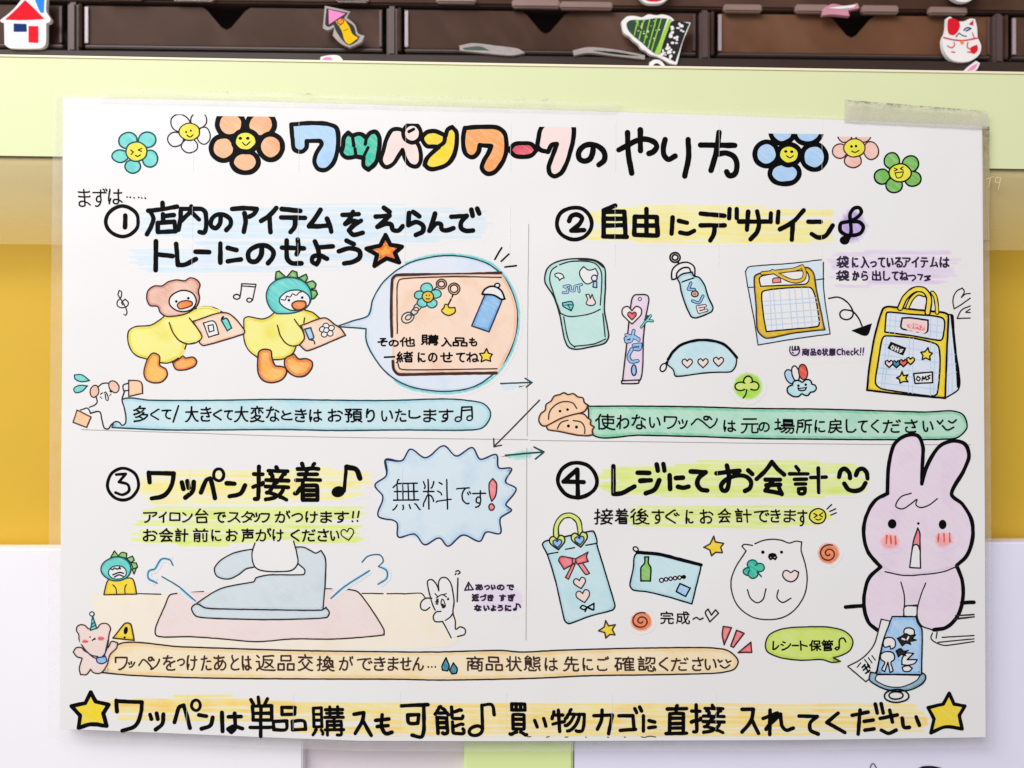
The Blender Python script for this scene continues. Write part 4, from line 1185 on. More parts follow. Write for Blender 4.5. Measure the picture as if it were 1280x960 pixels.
# ---- step 2: things to decorate
d = part('case_drawing').fr('I1')
d.o('55 215 75 150 140 110 270 92 380 105 430 145 438 250 432 420 450 520 458 590 435 625 340 650 250 665 205 650 180 600 150 450 110 330 60 250', 'mint', 2.0, 'pen', edge=4)
d.s('155 440 110 310 86 220 100 165 132 140 | 148 132 200 114 270 108 370 122 408 165 414 260 405 385 | 150 435 200 456 300 450 370 430 405 412 | 175 460 195 570 215 625 245 652 | 245 645 370 630 440 600 | 422 440 436 585', 1.7, 'pen').s('270 95 375 108 425 145', 2.6, 'pen')
do = d.done()
q = Part('sticker_drawing', do, 4).fr('I1'); q.o('330 165 300 142 275 175 285 215 320 252 355 240 390 190 375 155 345 165', 'paper', 1.6, 'pen').e('368 215 18 18', 'paper', 1.8, 'navy').o('364 236 360 272 384 276 384 238', 'sky', 1.6, 'navy').done()
q = Part('sticker_drawing', do, 4).fr('I1'); q.o('118 192 138 184 168 194 178 214 158 220 148 230 138 212 122 206', 'paper', 1.6, 'pen').done()
q = Part('sticker_drawing', do, 4).fr('I1'); q.s('206 262 176 268 200 286 200 306 170 308 | 216 265 222 296 242 296 244 266 | 250 264 288 256 | 268 262 272 300', 3.4, 'navy').s('206 262 176 268 200 286 200 306 170 308 | 216 265 222 296 242 296 244 266 | 250 264 288 256 | 268 262 272 300', 1.5, 'sky').done()
q = Part('sticker_drawing', do, 4).fr('I1'); q.o('168 372 226 364 236 386 222 422 170 392', 'teal', 1.7, 'tealpen').s('172 386 232 384 200 382 220 416', 1.2, 'tealpen').done()
q = Part('sticker_drawing', do, 4).fr('I1'); q.o('316 376 326 350 314 320 334 318 342 345 354 318 364 345 376 370 364 386 330 386', 'palepink', 1.5, 'pen').done()
d = part('strap_drawing').fr('I1')
d.o('606 345 620 324 660 319 704 326 712 350 690 480 678 590 654 862 546 866 560 740 576 600 592 440', 'lilac', 1.9, 'pen', edge=3).o('540 864 650 858 648 878 542 882', 'lilac', 1.9, 'ink').e('655 348 13 13', 'ink').e('655 348 7 7', 'paper')
do = d.done()
q = Part('sticker_drawing', do, 4).fr('I1'); q.heart(605, 446, 62, 'paper', 1.8, 'brown').heart(606, 452, 28, 'red', 1.6, 'brown').done()
q = Part('sticker_drawing', do, 4).fr('I1')
A = '570 574 648 600 | 616 548 598 612 570 616 566 596 620 584 648 606 | 616 640 660 634 652 664 622 662 | 604 664 584 712 600 742 642 738'
q.s(A, 5, 'navy').s(A, 2.8, 'bluefill').e('618 796 15 34', 'bluefill', 1.9, 'navy').done()
q = Part('sticker_drawing', do, 4).fr('I1'); q.s('664 526 700 484 735 486 | 700 484 724 452 | 690 478 706 456', 3.6, 'tealpen').s('664 526 700 484 735 486 | 700 484 724 452', 1.5, 'teal').done()
d = part('bottle_drawing').fr('I2')
d.e('163 95 36 34|163 95 20 19', None, 2.2, 'ink').s('182 126 192 142', 2.6).o('140 250 138 222 145 180 190 140 250 130 296 158 302 225 280 215 262 170 215 170 176 204 168 245', 'paper', 2.0, 'ink')
d.o('195 275 205 330 245 450 280 515 310 522 420 478 430 450 395 370 370 290 330 235 294 225 284 198 210 215 180 245', 'aqua', 2.0, 'ink', edge=4, corner=75).s('212 268 294 240', 1.9)
do = d.done()
q = Part('bottle_lettering', do, 5).fr('I2')
for st, m_ in (('274 276 256 320 300 322', 'bluefill'), ('286 402 330 414 360 368', 'bluefill'), ('376 436 320 444 332 482 386 468 | 326 464 362 455', 'palepink')):
    q.s(st, 4.2, 'purplepen').s(st, 2.0, m_)
q.e('302 352 24 20', 'orange', 1.8, 'purplepen').e('302 352 8 6', 'paper', 1, 'brown').done()
d = part('pouch_drawing').fr('I2')
d.o('112 830 132 780 200 710 300 684 400 682 500 704 560 752 596 800 586 870 560 900 400 908 165 932 150 890 110 850', 'aqua', 1.9, 'ink', edge=4).s('114 815 150 760 220 706 320 680 400 680 500 705 560 755 598 802', 3.6).e('80 872 20 30 30', 'paper', 1.9, 'ink').s('95 845 112 826', 2.4)
for x, y in ((248, 842), (360, 840), (470, 830)): d.heart(x, y, 36, 'palepink', 1.7, 'pen')
d.done()
# clear bag with folded tote
d = part('clear_bag_drawing').fr('I3')
d.f('105 140 120 115 200 105 400 90 562 70 576 250 614 518 400 545 180 582 160 450 120 230', 'iceblue')
d.s('105 140 120 115 200 105 400 90 562 70 | 572 86 574 250 612 516 400 545 180 582 160 450 118 230 104 140 | 125 237 300 225 575 185', 1.5, 'pen')
do = d.done()
q = Part('tote_drawing', do, 4).fr('I3')
q.o('160 170 200 150 480 118 512 150 532 260 580 490 400 510 225 540 180 500 168 350', 'gold', 2.0, 'brown', edge=3)
q.o('205 265 250 250 495 238 520 280 548 450 540 470 230 502 215 420', 'paper', 1.9, 'ink').o('190 178 240 160 470 140 486 190 470 215 195 230', 'paper', 1.7, 'ink').o('268 185 312 178 318 206 268 210', 'rose', 1.4, 'brown')
q.s('250 255 262 490 | 270 252 292 488 | 310 248 330 484 | 365 244 385 478 | 400 242 420 474 | 440 240 462 472 | 480 240 506 468', 1.3, 'paleblue').s('214 320 530 300 | 218 345 534 325 | 222 395 542 370 | 226 430 546 408 | 228 465 548 440', 1.2, 'paleblue')
H = '205 152 330 138 400 128 445 110 460 150 450 186 400 200 330 176 266 138'
q.s(H, 5.4, 'brown').s(H, 3.0, 'gold').done()
p = part('arrow_drawing').fr('I3'); p.s('604 302 660 295 720 330 750 386 745 412 712 430 676 416 672 390 692 372 745 380 785 425 804 470', 1.9).o('746 496 860 456 832 522', 'ink', 1.4).done()
p = part('clover_drawing').fr('I3'); p.glow('118 830 96 88', 'limegreen', 8, ell=True).e('120 800 26 30|76 830 34 25|156 828 30 25', 'lime', 2.0, 'ink').f('95 815 140 810 135 845 100 845', 'lime').s('112 850 106 880 92 900', 2).done()
d = part('cloud_drawing').fr('I3')
d.e('372 772 28 44 -25', 'sky', 1.8, 'pen').e('405 752 22 46 -12', 'paper', 1.8, 'pen').e('450 744 26 46 -8', 'red2', 1.8, 'brown')
d.o('372 880 356 862 356 840 372 826 386 824 390 806 410 794 432 798 446 806 462 792 486 790 500 804 502 816 520 822 530 842 516 862 494 866 480 884 456 882 444 874 424 890 398 892', 'aqua', 2, 'ink', edge=3, corner=179).e('422 826 8 8|466 820 8 8', 'ink').s('420 840 424 852 444 856 464 850 470 836', 2, corner=179).s('420 842 470 838', 1.6).done()
# the decorated tote
d = part('tote_drawing').fr('I5')
d.o('690 258 724 264 736 450 772 810 670 886 676 500', 'haze_blue', 1.9, 'ink').s('716 268 736 450 756 660 766 800', 3.4).s('680 720 752 690 | 690 560 740 560 | 684 640 748 630 | 700 290 690 860 | 716 500 722 840', 1, 'paleblue')
d.o('205 212 240 200 440 222 660 245 690 262 682 500 668 886 400 862 82 826 100 650 150 380', 'yellow', 2.6, 'ink', edge=4)
d.o('232 244 400 256 655 292 657 400 640 450 430 420 216 390 224 280', 'haze_blue', 2.2, 'ink').o('212 422 400 432 560 466 612 490 628 560 626 700 604 858 560 870 400 850 180 812 146 775 168 600 194 450', 'haze_blue', 2.2, 'ink')
d.s('240 300 650 345 | 230 340 645 395 | 260 250 250 392 | 300 256 290 400 | 560 284 555 430 | 610 290 604 436', 1.1, 'paleblue')
d.s('200 480 615 545 | 185 560 622 620 | 172 660 622 700 | 165 700 620 750 | 158 770 610 820 | 260 430 210 812 | 400 436 392 846 | 430 440 422 850 | 560 470 556 866 | 590 482 582 862 | 230 426 190 808', 1.2, 'paleblue')
do = d.done()
for hh in ('572 96 590 118 602 170 608 244', '330 210 372 126 450 70 510 78 546 132 536 244', '385 205 420 135 470 100 512 112'):
    q = Part('handle', do, 4).fr('I5'); q.s(hh, 8.2 if '546' in hh else 5.8, 'ink').s(hh, 4.4 if '546' in hh else 2.8, 'yellow').done()
q = Part('label_drawing', do, 4).fr('I5'); q.o('345 286 400 284 540 302 536 380 520 396 420 378 340 360', 'palepink', 2.2, 'ink').glow('375 330 430 320 525 345 515 384 440 374 380 360', 'rose', 4, base='palepink').s('400 345 410 330 425 340 415 358 400 345 | 440 358 440 335 455 350 470 336 472 360 | 515 340 495 345 505 358 490 366', 1.3, 'palepink').done()
q = Part('patch_drawing', do, 4).fr('I5'); q.o('242 510 262 470 370 512 350 560', 'pen', 2.0, 'ink').s('275 492 262 505 272 520 286 505 275 492 | 300 502 292 530 | 318 508 310 536 | 296 516 314 522 | 350 522 330 524 342 536 326 542', 1.4, 'paper').done()
q = Part('patch_drawing', do, 4).fr('I5'); q.star('540 508 548 540 572 550 552 572 556 600 524 586 496 596 502 566 486 542 516 538', 'yellow', 2.0).done()
q = Part('patch_drawing', do, 4).fr('I5'); q.star('345 688 356 718 388 712 372 738 388 764 354 762 330 774 326 746 304 734 330 720', 'yellow', 2.0).done()
for x, y, m_ in ((248, 628, 'palepink'), (302, 630, 'rain'), (354, 622, 'red2'), (408, 606, 'yellow')):
    q = Part('patch_drawing', do, 4).fr('I5'); q.heart(x, y, 30, m_, 2.0, 'ink').done()
q = Part('patch_drawing', do, 4).fr('I5'); q.o('432 702 572 690 574 770 442 776', 'paper', 2.0, 'ink').s('462 722 452 745 470 758 482 738 462 722 | 494 755 500 725 510 745 522 722 526 750 | 556 715 536 722 552 736 536 748', 1.8).done()
p = part('heart_drawing').fr('I5'); p.s('735 216 726 150 752 86 796 60 812 86 790 130 820 106 856 100 | 735 216 790 184 856 136 | 758 288 790 226 856 194 | 760 288 856 286 | 822 242 856 218 | 830 244 856 244', 1.6, 'pen').done()
# dumplings
for pl, arc, ey in (('40 215 50 170 75 150 80 118 110 96 126 70 160 60 182 50 206 60 236 55 262 74 290 80 300 106 322 122 300 156 276 166 180 195 100 235 60 238', '95 202 100 160 140 116 190 100 235 110 256 140', '160 155 8 8|203 146 8 8'),
                    ('82 240 170 195 270 168 300 174 318 194 336 206 334 230 356 246 344 266 350 290 320 295 260 292 150 270 90 260', '145 256 165 220 206 207 | 236 208 282 220 302 254 300 282', '208 240 9 9|254 246 9 9')):
    q = part('dumpling_drawing', lev=4).fr('B2a'); q.o(pl, 'peach', 2.0, 'brown', edge=3, corner=75).s(arc, 1.8, 'brown').e(ey, 'ink').done()

# ---- step 3: burst and iron
d = part('burst_drawing').fr('BU')
BS = '170 185 280 190 335 115 435 172 560 92 640 160 750 105 800 180 910 152 925 238 1010 245 970 332 1040 378 972 485 1010 520 936 575 935 675 840 668 800 728 685 687 585 760 530 706 430 750 365 682 255 698 244 602 122 560 152 430 100 355 176 288'
d.o(BS, 'iceblue', 2.1, 'navy', edge=5, corner=110)
d.halo('122 372 160 420 160 440 | 135 545 250 598 | 335 125 400 172 | 590 110 640 170 | 850 660 930 665 | 260 690 360 690 440 742 | 990 350 1034 376', 4.5, 'paleblue', base='iceblue').s(BS + ' 170 185', 1.9, 'navy', corner=110)
do = d.done()
lettering('BU', (306, 522, '無 210 402,料 415 612,で 640 742 366 482,す 746 842 386 506'), w=1.9, parent=do, name='burst_lettering', lev=5)
q = Part('exclamation_mark', do, 5).fr('BU'); q.o('885 310 862 340 865 420 878 462 902 430 910 345', 'rose', 1.9, 'brown').e('877 500 18 22', 'rose', 1.9, 'brown').done()
p = part('table_drawing', lev=1); p.f('112 743 240 742 380 741 530 742 566 756 574 798 560 808 400 812 240 808 134 806', 'cream').fr('IR').s('-110 330 -60 328 85 331 | 236 322 298 318 | 905 303 940 305 | 1090 327 1195 328 | 1215 328 1300 328 ', 1.6, 'pen')
p.fr('RB').s('160 352 318 350 346 386', 1.6, 'pen').done()
d = part('ironing_mat_drawing', lev=3).fr('IR')
d.f('165 325 130 335 100 400 60 500 60 535 100 545 220 543 400 555 560 568 740 555 950 555 1100 545 1200 535 1200 510 1140 410 1070 320 1030 308 940 306 300 320', 'matpink', edge=3)
d.s('165 327 130 335 100 400 58 500 60 535 100 545 220 543 400 555 560 568 740 555 950 555 1100 545 1200 535 1200 510 1140 410 1070 320 1030 308 990 308', 1.8, 'pen').done()
d = part('iron_drawing', lev=4).fr('IR')
d.f('545 105 450 125 380 165 352 205 365 240 420 255 470 235 510 205 556 194 600 150', 'ironblue', edge=4).f('265 375 380 305 550 268 560 250 620 235 800 232 804 210 770 180 756 95 800 97 860 125 885 112 906 150 907 250 895 408 600 405 310 400', 'ironblue', edge=3)
d.f('560 70 540 130 552 190 580 210 650 218 740 210 770 180 762 120 750 66', 'paper').o('238 400 262 380 310 400 600 408 890 410 910 396 926 422 915 446 740 456 500 456 262 441', 'ironblue', 1.9, 'pen', edge=3)
d.s('545 105 450 125 380 165 352 205 365 240 420 255 470 235 510 205 550 195 | 555 75 540 130 552 190 580 210 650 218 740 210 768 180 765 130 748 66 | 756 95 800 97 860 125 885 112 906 150 907 250 895 408 | '
    '265 375 380 305 550 268 560 250 620 235 800 232 804 210 770 178', 1.8, 'pen').done()
for hs, ss in (('140 160 90 155 55 205 25 215 22 250 60 272 | 180 300 250 362', '145 186 130 160 90 155 55 205 | 52 206 25 215 22 250 66 276 | 90 243 170 290 258 365'), ('1180 190 1216 216 1214 250 1176 278 | 940 348 1000 296 1128 213', '1090 170 1120 140 1182 136 1196 165 1172 192 1214 215 1214 250 1170 281 | 935 352 1000 295 1128 213')):
    p = part('steam_drawing', lev=5).fr('IR'); p.halo(hs, 9, 'steam').s(ss, 1.7, 'steelpen').done()
d = part('rabbit_drawing', lev=4).fr('RB')
d.f('400 390 370 290 370 240 400 232 440 270 460 325 460 260 480 220 520 215 560 260 578 330 590 420 580 510 600 580 604 650 640 632 680 650 680 690 620 712 565 722 495 590 430 585 415 545 435 490 385 470 350 490 315 480 310 430 350 390', 'paper')
d.s('432 490 408 440 370 290 370 240 400 232 440 270 462 326 460 260 480 220 520 215 560 260 578 330 590 420 580 510 600 580 605 652 640 630 682 650 680 690 620 712 | 582 510 560 545 518 576 | 495 588 530 650 565 722 | 480 500 440 505 415 545 425 580 460 588 496 585 | 402 390 350 390 310 430 315 480 350 490 386 465', 1.8, 'pen', corner=150)
d.s('430 350 455 378 440 386 | 460 372 490 358 526 378 | 525 350 490 362 | 488 396 480 430 495 470 516 460 502 405 488 396 | 445 400 440 440 | 455 395 452 440 | 435 420 458 415 | 535 392 545 400 | 545 388 535 402', 1.6, 'pen').s('494 440 500 462 512 450', 2.4, 'pen').done()
p = part('door_line').fr('RB'); p.s('604 162 628 156 640 176 622 186 | 606 180 600 190 | 622 220 620 300 616 418', 1.8, 'pen').done()
d = part('duck_drawing', lev=4).fr('CH')
d.o('272 238 250 290 240 338 458 334 448 280 428 230 350 235', 'yellow', 1.7, 'brown', edge=3).s('300 272 318 290 325 334 | 390 270 380 290 382 334', 1.5, 'pen')
do = d.done()
q = Part('dinosaur_hood', do, 5).fr('CH')
q.o('285 88 310 46 338 82|335 80 360 56 392 62 390 95|392 96 430 80 442 108 420 125|420 124 456 126 464 155 435 165|428 168 456 160 440 200', 'bottlegreen', 1.5, 'pen', corner=60).e('322 165 100 78', 'teal', 1.8, 'tealpen', edge=3).e('330 190 60 45', 'paper', 1.6, 'tealpen')
q.s('285 165 300 172 310 160 330 168 345 158 | 345 155 350 165 | 300 205 345 190 370 195 | 310 220 340 205 368 215', 2, 'pen').done()
d = part('bear_drawing', lev=5).fr('CH')
d.o('115 715 90 690 55 692 35 720 60 750 95 762 76 830 84 870 122 870 152 835 168 856 215 860 258 812 280 740 325 690 330 656 290 650 268 690', 'rosebeige', 1.7, 'brown', edge=3, corner=75)
d.o('72 602 58 580 62 552 84 538 112 542 138 566 165 562 196 560 212 538 240 528 268 536 284 562 276 596 270 640 252 720 215 760 180 760 130 720 92 672 74 632', 'rosebeige', 1.7, 'brown', edge=3, corner=179)
d.e('148 620 6 5|180 632 9 7', 'ink').s('162 642 178 630 192 620', 1.7, 'ink').glow('115 650 28 16|220 630 28 20', 'red', 4, ell=True, base='rosebeige').s('100 652 130 648 | 205 630 238 626', 1.5, 'red2').s('120 715 160 742 200 750 | 245 742 268 640', 1.8, 'navy')
do = d.done()
q = Part('party_hat', do, 6).fr('CH'); q.o('150 575 165 482 192 562', 'teal', 1.6, 'tealpen').e('160 466 15 14', 'paper', 1.5, 'tealpen').s('156 540 178 520 | 156 556 184 540', 1.4, 'tealpen').done()
q = Part('pouch_drawing', do, 6).fr('CH'); q.o('190 760 250 748 258 780 225 798 195 786', 'bluefill', 1.7, 'navy').done()
p = part('warning_triangle', lev=5).fr('CH'); p.o('300 626 384 527 416 532 442 642', 'yellow', 1.9, 'brown', edge=3).e('386 576 14 26 10|378 622 8 7', 'ink').done()

# ---- step 4: finished pieces
d = part('gift_bag_drawing').fr('P1')
d.o('96 268 110 250 200 228 330 200 434 180 446 200 460 250 458 268 580 680 566 705 420 745 270 797 244 775 180 500 128 335', 'aqua', 2.0, 'ink', edge=4).s('150 330 200 322 | 250 302 310 290 | 385 275 455 262 | 132 335 150 330', 1.8)
do = d.done()
q = Part('handle', do, 4).fr('P1'); HH = '188 222 190 145 230 86 280 75 330 108 350 196'; q.s(HH, 7.4, 'pen').s(HH, 4.2, 'lime').done()
for x, y, r in ((196, 256, 52), (344, 236, 54)):
    q = Part('clasp', do, 5).fr('P1'); q.heart(x, y, r, 'lime', 2, 'pen', -8).heart(x, y + 6, r * .58, 'bluefill', 1.8, 'navy', -8).done()
q = Part('bow_drawing', do, 5).fr('P1'); q.o('298 400 250 490 270 502 314 402|330 398 386 470 410 462 356 388', 'rose', 1.7, 'brown').o('300 362 220 350 204 374 226 412 240 436 300 396|312 368 400 320 390 350 402 384 328 400', 'rose', 1.8, 'brown', edge=3, corner=65).o('298 362 318 366 314 396 296 394', 'rose', 1.6, 'brown').done()
q = Part('patch_drawing', do, 5).fr('P1'); q.heart(346, 526, 40, 'palepink', 1.7, 'pen', -12).done()
q = Part('patch_drawing', do, 5).fr('P1'); q.heart(368, 614, 46, 'palepink', 1.7, 'pen', -12).done()
q = Part('patch_drawing', do, 5).fr('P1'); q.s('396 688 360 676 348 692 372 704 396 688 440 662 438 706 396 688 | 392 694 380 716 | 402 692 430 706', 2).done()
d = part('pouch_drawing').fr('P1')
d.o('722 330 860 336 1155 406 1148 440 1092 666 960 626 800 586 700 572 680 545 700 440', 'aqua', 2.0, 'ink', edge=4).s('728 322 880 336 1000 366 1154 406', 4.4).e('718 300 18 14 30', 'paper', 1.8, 'ink')
do = d.done()
q = Part('patch_drawing', do, 4).fr('P1'); q.o('778 352 804 352 802 395 818 422 816 513 752 512 754 422 776 395', 'bottlegreen', 2.0, 'ink', corner=50).done()
q = Part('patch_drawing', do, 4).fr('P1'); q.e('890 508 18 18|920 502 16 16|950 498 16 16|980 494 16 16|1010 490 16 16|1038 486 16 14', 'ink').e('890 508 9 9|920 502 7 7|950 498 7 7|980 494 7 7|1010 490 7 7', 'paper').done()
q = Part('patch_drawing', do, 4).fr('P1'); q.o('1012 530 1082 560 1050 616 988 584', 'sky', 2, 'ink').done()
for fr, st in (('P1', '518 776 536 812 582 804 562 836 580 872 545 870 518 894 512 858 470 845 508 820'), ('P2', '112 102 122 138 174 148 156 172 166 206 124 204 98 226 88 190 48 172 90 150')):
    p = part('star_drawing').fr(fr); p.star(st, 'yellow', 1.9, 'brown', edge=2).done()
for fr, c, e in (('P1', '755 782 78 74', '755 780 66 58'), ('P2', '838 212 76 74', '838 212 60 58')):
    p = part('spiral_drawing').fr(fr); p.glow(c, 'spiral', 7, ell=True).e(e, 'spiral')
    cx, cy, rx, ry = [float(v) for v in e.split()]
    p.s(' '.join(f'{cx + rx * k / 30 * math.cos(k * .42 - 1.2):.1f} {cy + ry * k / 30 * math.sin(k * .42 - 1.2):.1f}' for k in range(4, 31)), 1.9, 'brown').done()
d = part('bear_pouch_drawing').fr('P2')
d.s('372 150 420 130 470 122 540 128 590 145 630 133 668 138 664 190 690 280 702 380 682 480 620 570 540 618 430 628 350 610 270 550 230 470 222 380 250 300 316 196 290 166 302 154 356 160', 1.7, 'pen', corner=70)
d.e('422 203 11 11|540 203 10 10|483 222 26 14', 'ink').s('460 232 470 248 483 240 500 248 508 234', 2.4).s('325 440 345 495 385 522 420 505 442 435 | 520 442 512 490 545 520 600 494', 1.7, 'pen')
do = d.done()
q = Part('patch_drawing', do, 4).fr('P2'); q.e('356 280 32 28|402 300 30 26|328 325 30 24|360 340 30 28', 'ttl_teal', 1.7, 'tealpen').f('340 295 385 290 380 330 345 335', 'ttl_teal').s('388 328 412 356', 2, 'tealpen').done()
q = Part('patch_drawing', do, 4).fr('P2'); q.o('598 390 566 378 548 350 556 322 580 320 598 332 620 318 648 330 640 362 616 386', 'palepink', 1.8, 'pen', corner=70).done()
p = part('speech_bubble').fr('P2'); p.o('438 790 460 730 540 690 700 675 860 680 950 710 990 762 975 820 930 850 868 870 912 893 860 899 800 882 650 885 520 865 450 830', 'lime', 1.9, 'pen', edge=5); do = p.done()
lettering('P2', (755, 830, 'レ 482 526,シ 532 602,ー 604 652,ト 656 706,保 714 792,管 790 868'), w=2.0, parent=do, name='bubble_lettering', extra='878 812 892 802 904 810 890 822 878 812 | 904 808 908 752 932 746 946 770')
for pl in ('172 672 224 680 178 788 166 730', '256 696 304 716 236 804 220 796', '346 772 352 836 266 838'):
    p = part('spark_drawing').fr('P2'); p.o(pl, 'rose', 1.9, 'brown', edge=2, corner=40).done()
# ---- big pink rabbit
d = part('rabbit_drawing', lev=6).fr('BN')
HEAD = '255 322 262 190 290 90 340 54 395 54 418 100 416 200 415 278 440 190 500 100 560 78 612 92 632 142 610 210 552 326 602 370 645 450 648 530 620 610 575 656 420 695 330 698 222 660 165 590 146 510 156 430 200 352'
BODY = '222 658 172 710 150 780 150 860 172 920 215 955 320 960 395 912 420 940 470 952 525 940 570 900 600 830 602 730 576 654'
d.f(BODY, 'lilac').f(HEAD, 'lilac', edge=4, corner=80)
d.s('255 322 262 190 290 90 340 54 395 54 418 100 416 200 414 276 440 190 500 100 560 78 612 92 632 142 610 210 552 326 602 370 645 450 648 530 620 610 575 652 | 257 320 200 352 156 430 146 510 166 590 224 660 172 710 150 780 150 860 172 920 215 955 | 576 656 602 730 600 830 570 900 525 940 470 950 | 62 845 138 839 | 598 825 655 823', 4.8)
d.s('245 682 330 699 420 695 520 680 582 655 | 318 730 334 800 330 888 | 432 735 410 790 392 880 412 930 462 950 | 570 885 656 880 | 565 902 656 890', 1.8, 'pen')
d.s('332 840 392 836', 1.7, 'pen').s('365 320 318 336 294 380 322 392 360 372 392 348 386 372 404 385 440 378 486 345', 1.8, 'pen', corner=179)
do = d.done()
q = Part('rabbit_face', do, 8).fr('BN')
q.glow('268 542 54 44|516 534 50 42', 'blush', 10, ell=True, base='lilac').s('252 515 250 550 | 270 516 272 552 | 292 518 294 554 | 492 508 490 542 | 516 506 518 542 | 542 504 544 544', 2.2, 'red2').e('277 461 20 22|510 464 18 22|398 459 6 6', 'ink')
q.f('395 480 376 540 366 600 406 600 404 500', 'rose').f('362 610 370 570 386 556 400 566 407 600 408 664 358 663', 'paper').s('395 480 376 540 358 662 408 665 406 560 404 500 395 480', 1.9, 'pen').s('368 584 375 562 387 556 398 562 405 582', 1.9, 'pen', corner=179).done()
d = part('receipt_drawing', lev=9).fr('BM')
d.o('392 216 470 234 420 350 385 480 350 640 300 690 268 716 125 594 240 530 330 430 372 300', 'paper', 1.7, 'pen', corner=60).s('200 600 228 566 | 260 540 300 590 | 290 524 318 566 | 318 508 345 545', 1.6, 'pen').s('240 602 262 580 | 250 624 285 596 | 268 650 300 625 | 262 590 290 640 | 285 580 302 606', 2.4, 'ink').done()
d = part('bottle_drawing', lev=10).fr('BM')
d.o('575 192 578 120 680 110 668 195', 'paper', 1.7, 'pen').o('306 640 298 700 350 742 430 778 530 792 640 776 730 722 748 672 716 644 540 690 360 650', 'steelblue', 1.9, 'ink', edge=3).o('345 700 440 752 560 757 680 702 704 665 360 664', 'paper', 1.6, 'pen')
d.e('516 830 98 52|510 826 58 30', None, 2.0, 'ink').o('480 196 670 196 682 242 716 292 714 660 356 656 390 480 422 350', 'sky', 2.0, 'ink', edge=5, corner=50)
d.o('420 440 408 410 420 372 470 362 504 392 500 440 468 456 462 430|575 330 580 296 620 286 656 306 650 346 610 350|388 500 430 476 490 490 496 540 470 560 486 630 462 642 446 560 420 636 396 620 420 560 392 540|560 530 590 490 650 490 600 540 680 540 660 570 600 584 556 580|560 600 610 588 640 610 620 632 570 630', 'paper', 1.8, 'ink')
d.o('520 370 560 350 590 330 620 345 668 340 640 372 676 384 620 396 630 420 590 410 560 430 540 400|510 470 550 450 570 470 610 466 580 490 590 510 550 500 530 520', 'pen', 1.4, 'ink').s('560 372 580 380 | 610 358 600 380', 2, 'paper').done()
p = part('case_drawing', lev=4).fr('BM'); p.s('802 328 790 368 830 405 900 426 1135 396 | 880 362 1135 348 | 848 402 1135 374 | 840 320 832 370 | 985 190 1135 178 | 980 212 1135 198', 1.6, 'pen').done()
# fine unprinted streaks left by the copier
for x0, x1 in ((242, 234), (374, 367), (507.5, 500), (638.5, 633), (769.5, 765), (899, 895), (1027.5, 1024)):
    p = part('print_streak', lev=11)
    for y0, y1 in ((152, 214), (258, 300), (304, 332), (586, 616), (866, 912)):
        f = lambda y: x0 + (x1 - x0) * (y - 150) / 710
        p.s(f'{f(y0)} {y0} {f(y1)} {y1}', .3, 'paper')
    p.done()

# ================================================================ clear tape holding the sheet
def tape(label, quadp, y0, mat_, nx=60):
    """quadp: tl, tr, br, bl in photo pixels; grime sits along the top edge"""
    tl, tr, br, bl = [Vector(q) for q in quadp]
    vs_, fs, gr = [], [], []
    for j in range(7):
        for i in range(nx + 1):
            u, v = i / nx, j / 6
            p = tl.lerp(tr, u).lerp(bl.lerp(br, u), v)
            jit = 0.5 * noise.noise((u * 40, v * 3, y0 * 1e4))
            vs_.append(W(p.x + (jit if i in (0, nx) else 0), p.y + jit * (1 if j in (0, 6) else .3), y0 + 1.2e-4 * noise.noise((u * 14, v * 3, 5)))); gr.append(max(0, 1 - v * 2.4) if j < 3 else 0)
    n = len(vs_)
    for q in list(vs_): vs_.append(q + Vector((0, .00008, 0))); gr.append(0)
    k = nx + 1
    for j in range(6):
        for i in range(nx):
            a = j * k + i
            fs += [(a, a + k, a + k + 1, a + 1), (n + a, n + a + 1, n + a + k + 1, n + a + k)]
    for i in range(nx):
        fs += [(i, i + 1, n + i + 1, n + i), (6 * k + i, n + 6 * k + i, n + 6 * k + i + 1, 6 * k + i + 1)]
    for j in range(6):
        fs += [(j * k, n + j * k, n + (j + 1) * k, (j + 1) * k), (j * k + nx, (j + 1) * k + nx, n + (j + 1) * k + nx, n + j * k + nx)]
    me = bpy.data.meshes.new('clear_tape'); me.from_pydata([tuple(q) for q in vs_], [], fs)
    at = me.attributes.new('grime', 'FLOAT', 'POINT'); at.data.foreach_set('value', gr)
    me.materials.append(mat_)
    o = bpy.data.objects.new('clear_tape', me); COL.objects.link(o)
    return tag(o, label, 'tape', 'tape strips holding the sheet')
tp1 = glassy('clear tape', (236, 234, 226), 0.09, 0.3, dirt=(60, 58, 54), gthr=0.52)
tp2 = glassy('grimy tape', (224, 219, 206), 0.34, 0.16, dirt=(74, 70, 68))
tape('long clear tape strip along the top left of the sheet, nearly invisible', ((127, 110), (779, 126.5), (770, 142), (124, 128)), -.0005, tp1)
tape('short greyish tape with dirty upper edge at the top right corner of the sheet', ((1056, 124.5), (1236, 139), (1234, 161), (1055, 152)), -.0006, tp2, 40)
t3 = tape('narrow clear tape end folded down the right edge of the sheet', ((1228, 158), (1237, 158), (1237, 300), (1229.5, 300)), -.0004, glassy('clear tape end', (190, 176, 132), .5, .2, dirt=(90, 82, 70)), 8)
p = Part('white_mark', t3, 0, y=-.0005)
M['palemark'] = plain('pale scratched mark', (226, 206, 150), .5, .3)
p.s('1233 224 1238 222 1242 221 | 1238 222 1236 234 | 1250 222 1245 222 1244 227 1249 228 1251 222 1248 237', .9, 'palemark').done()

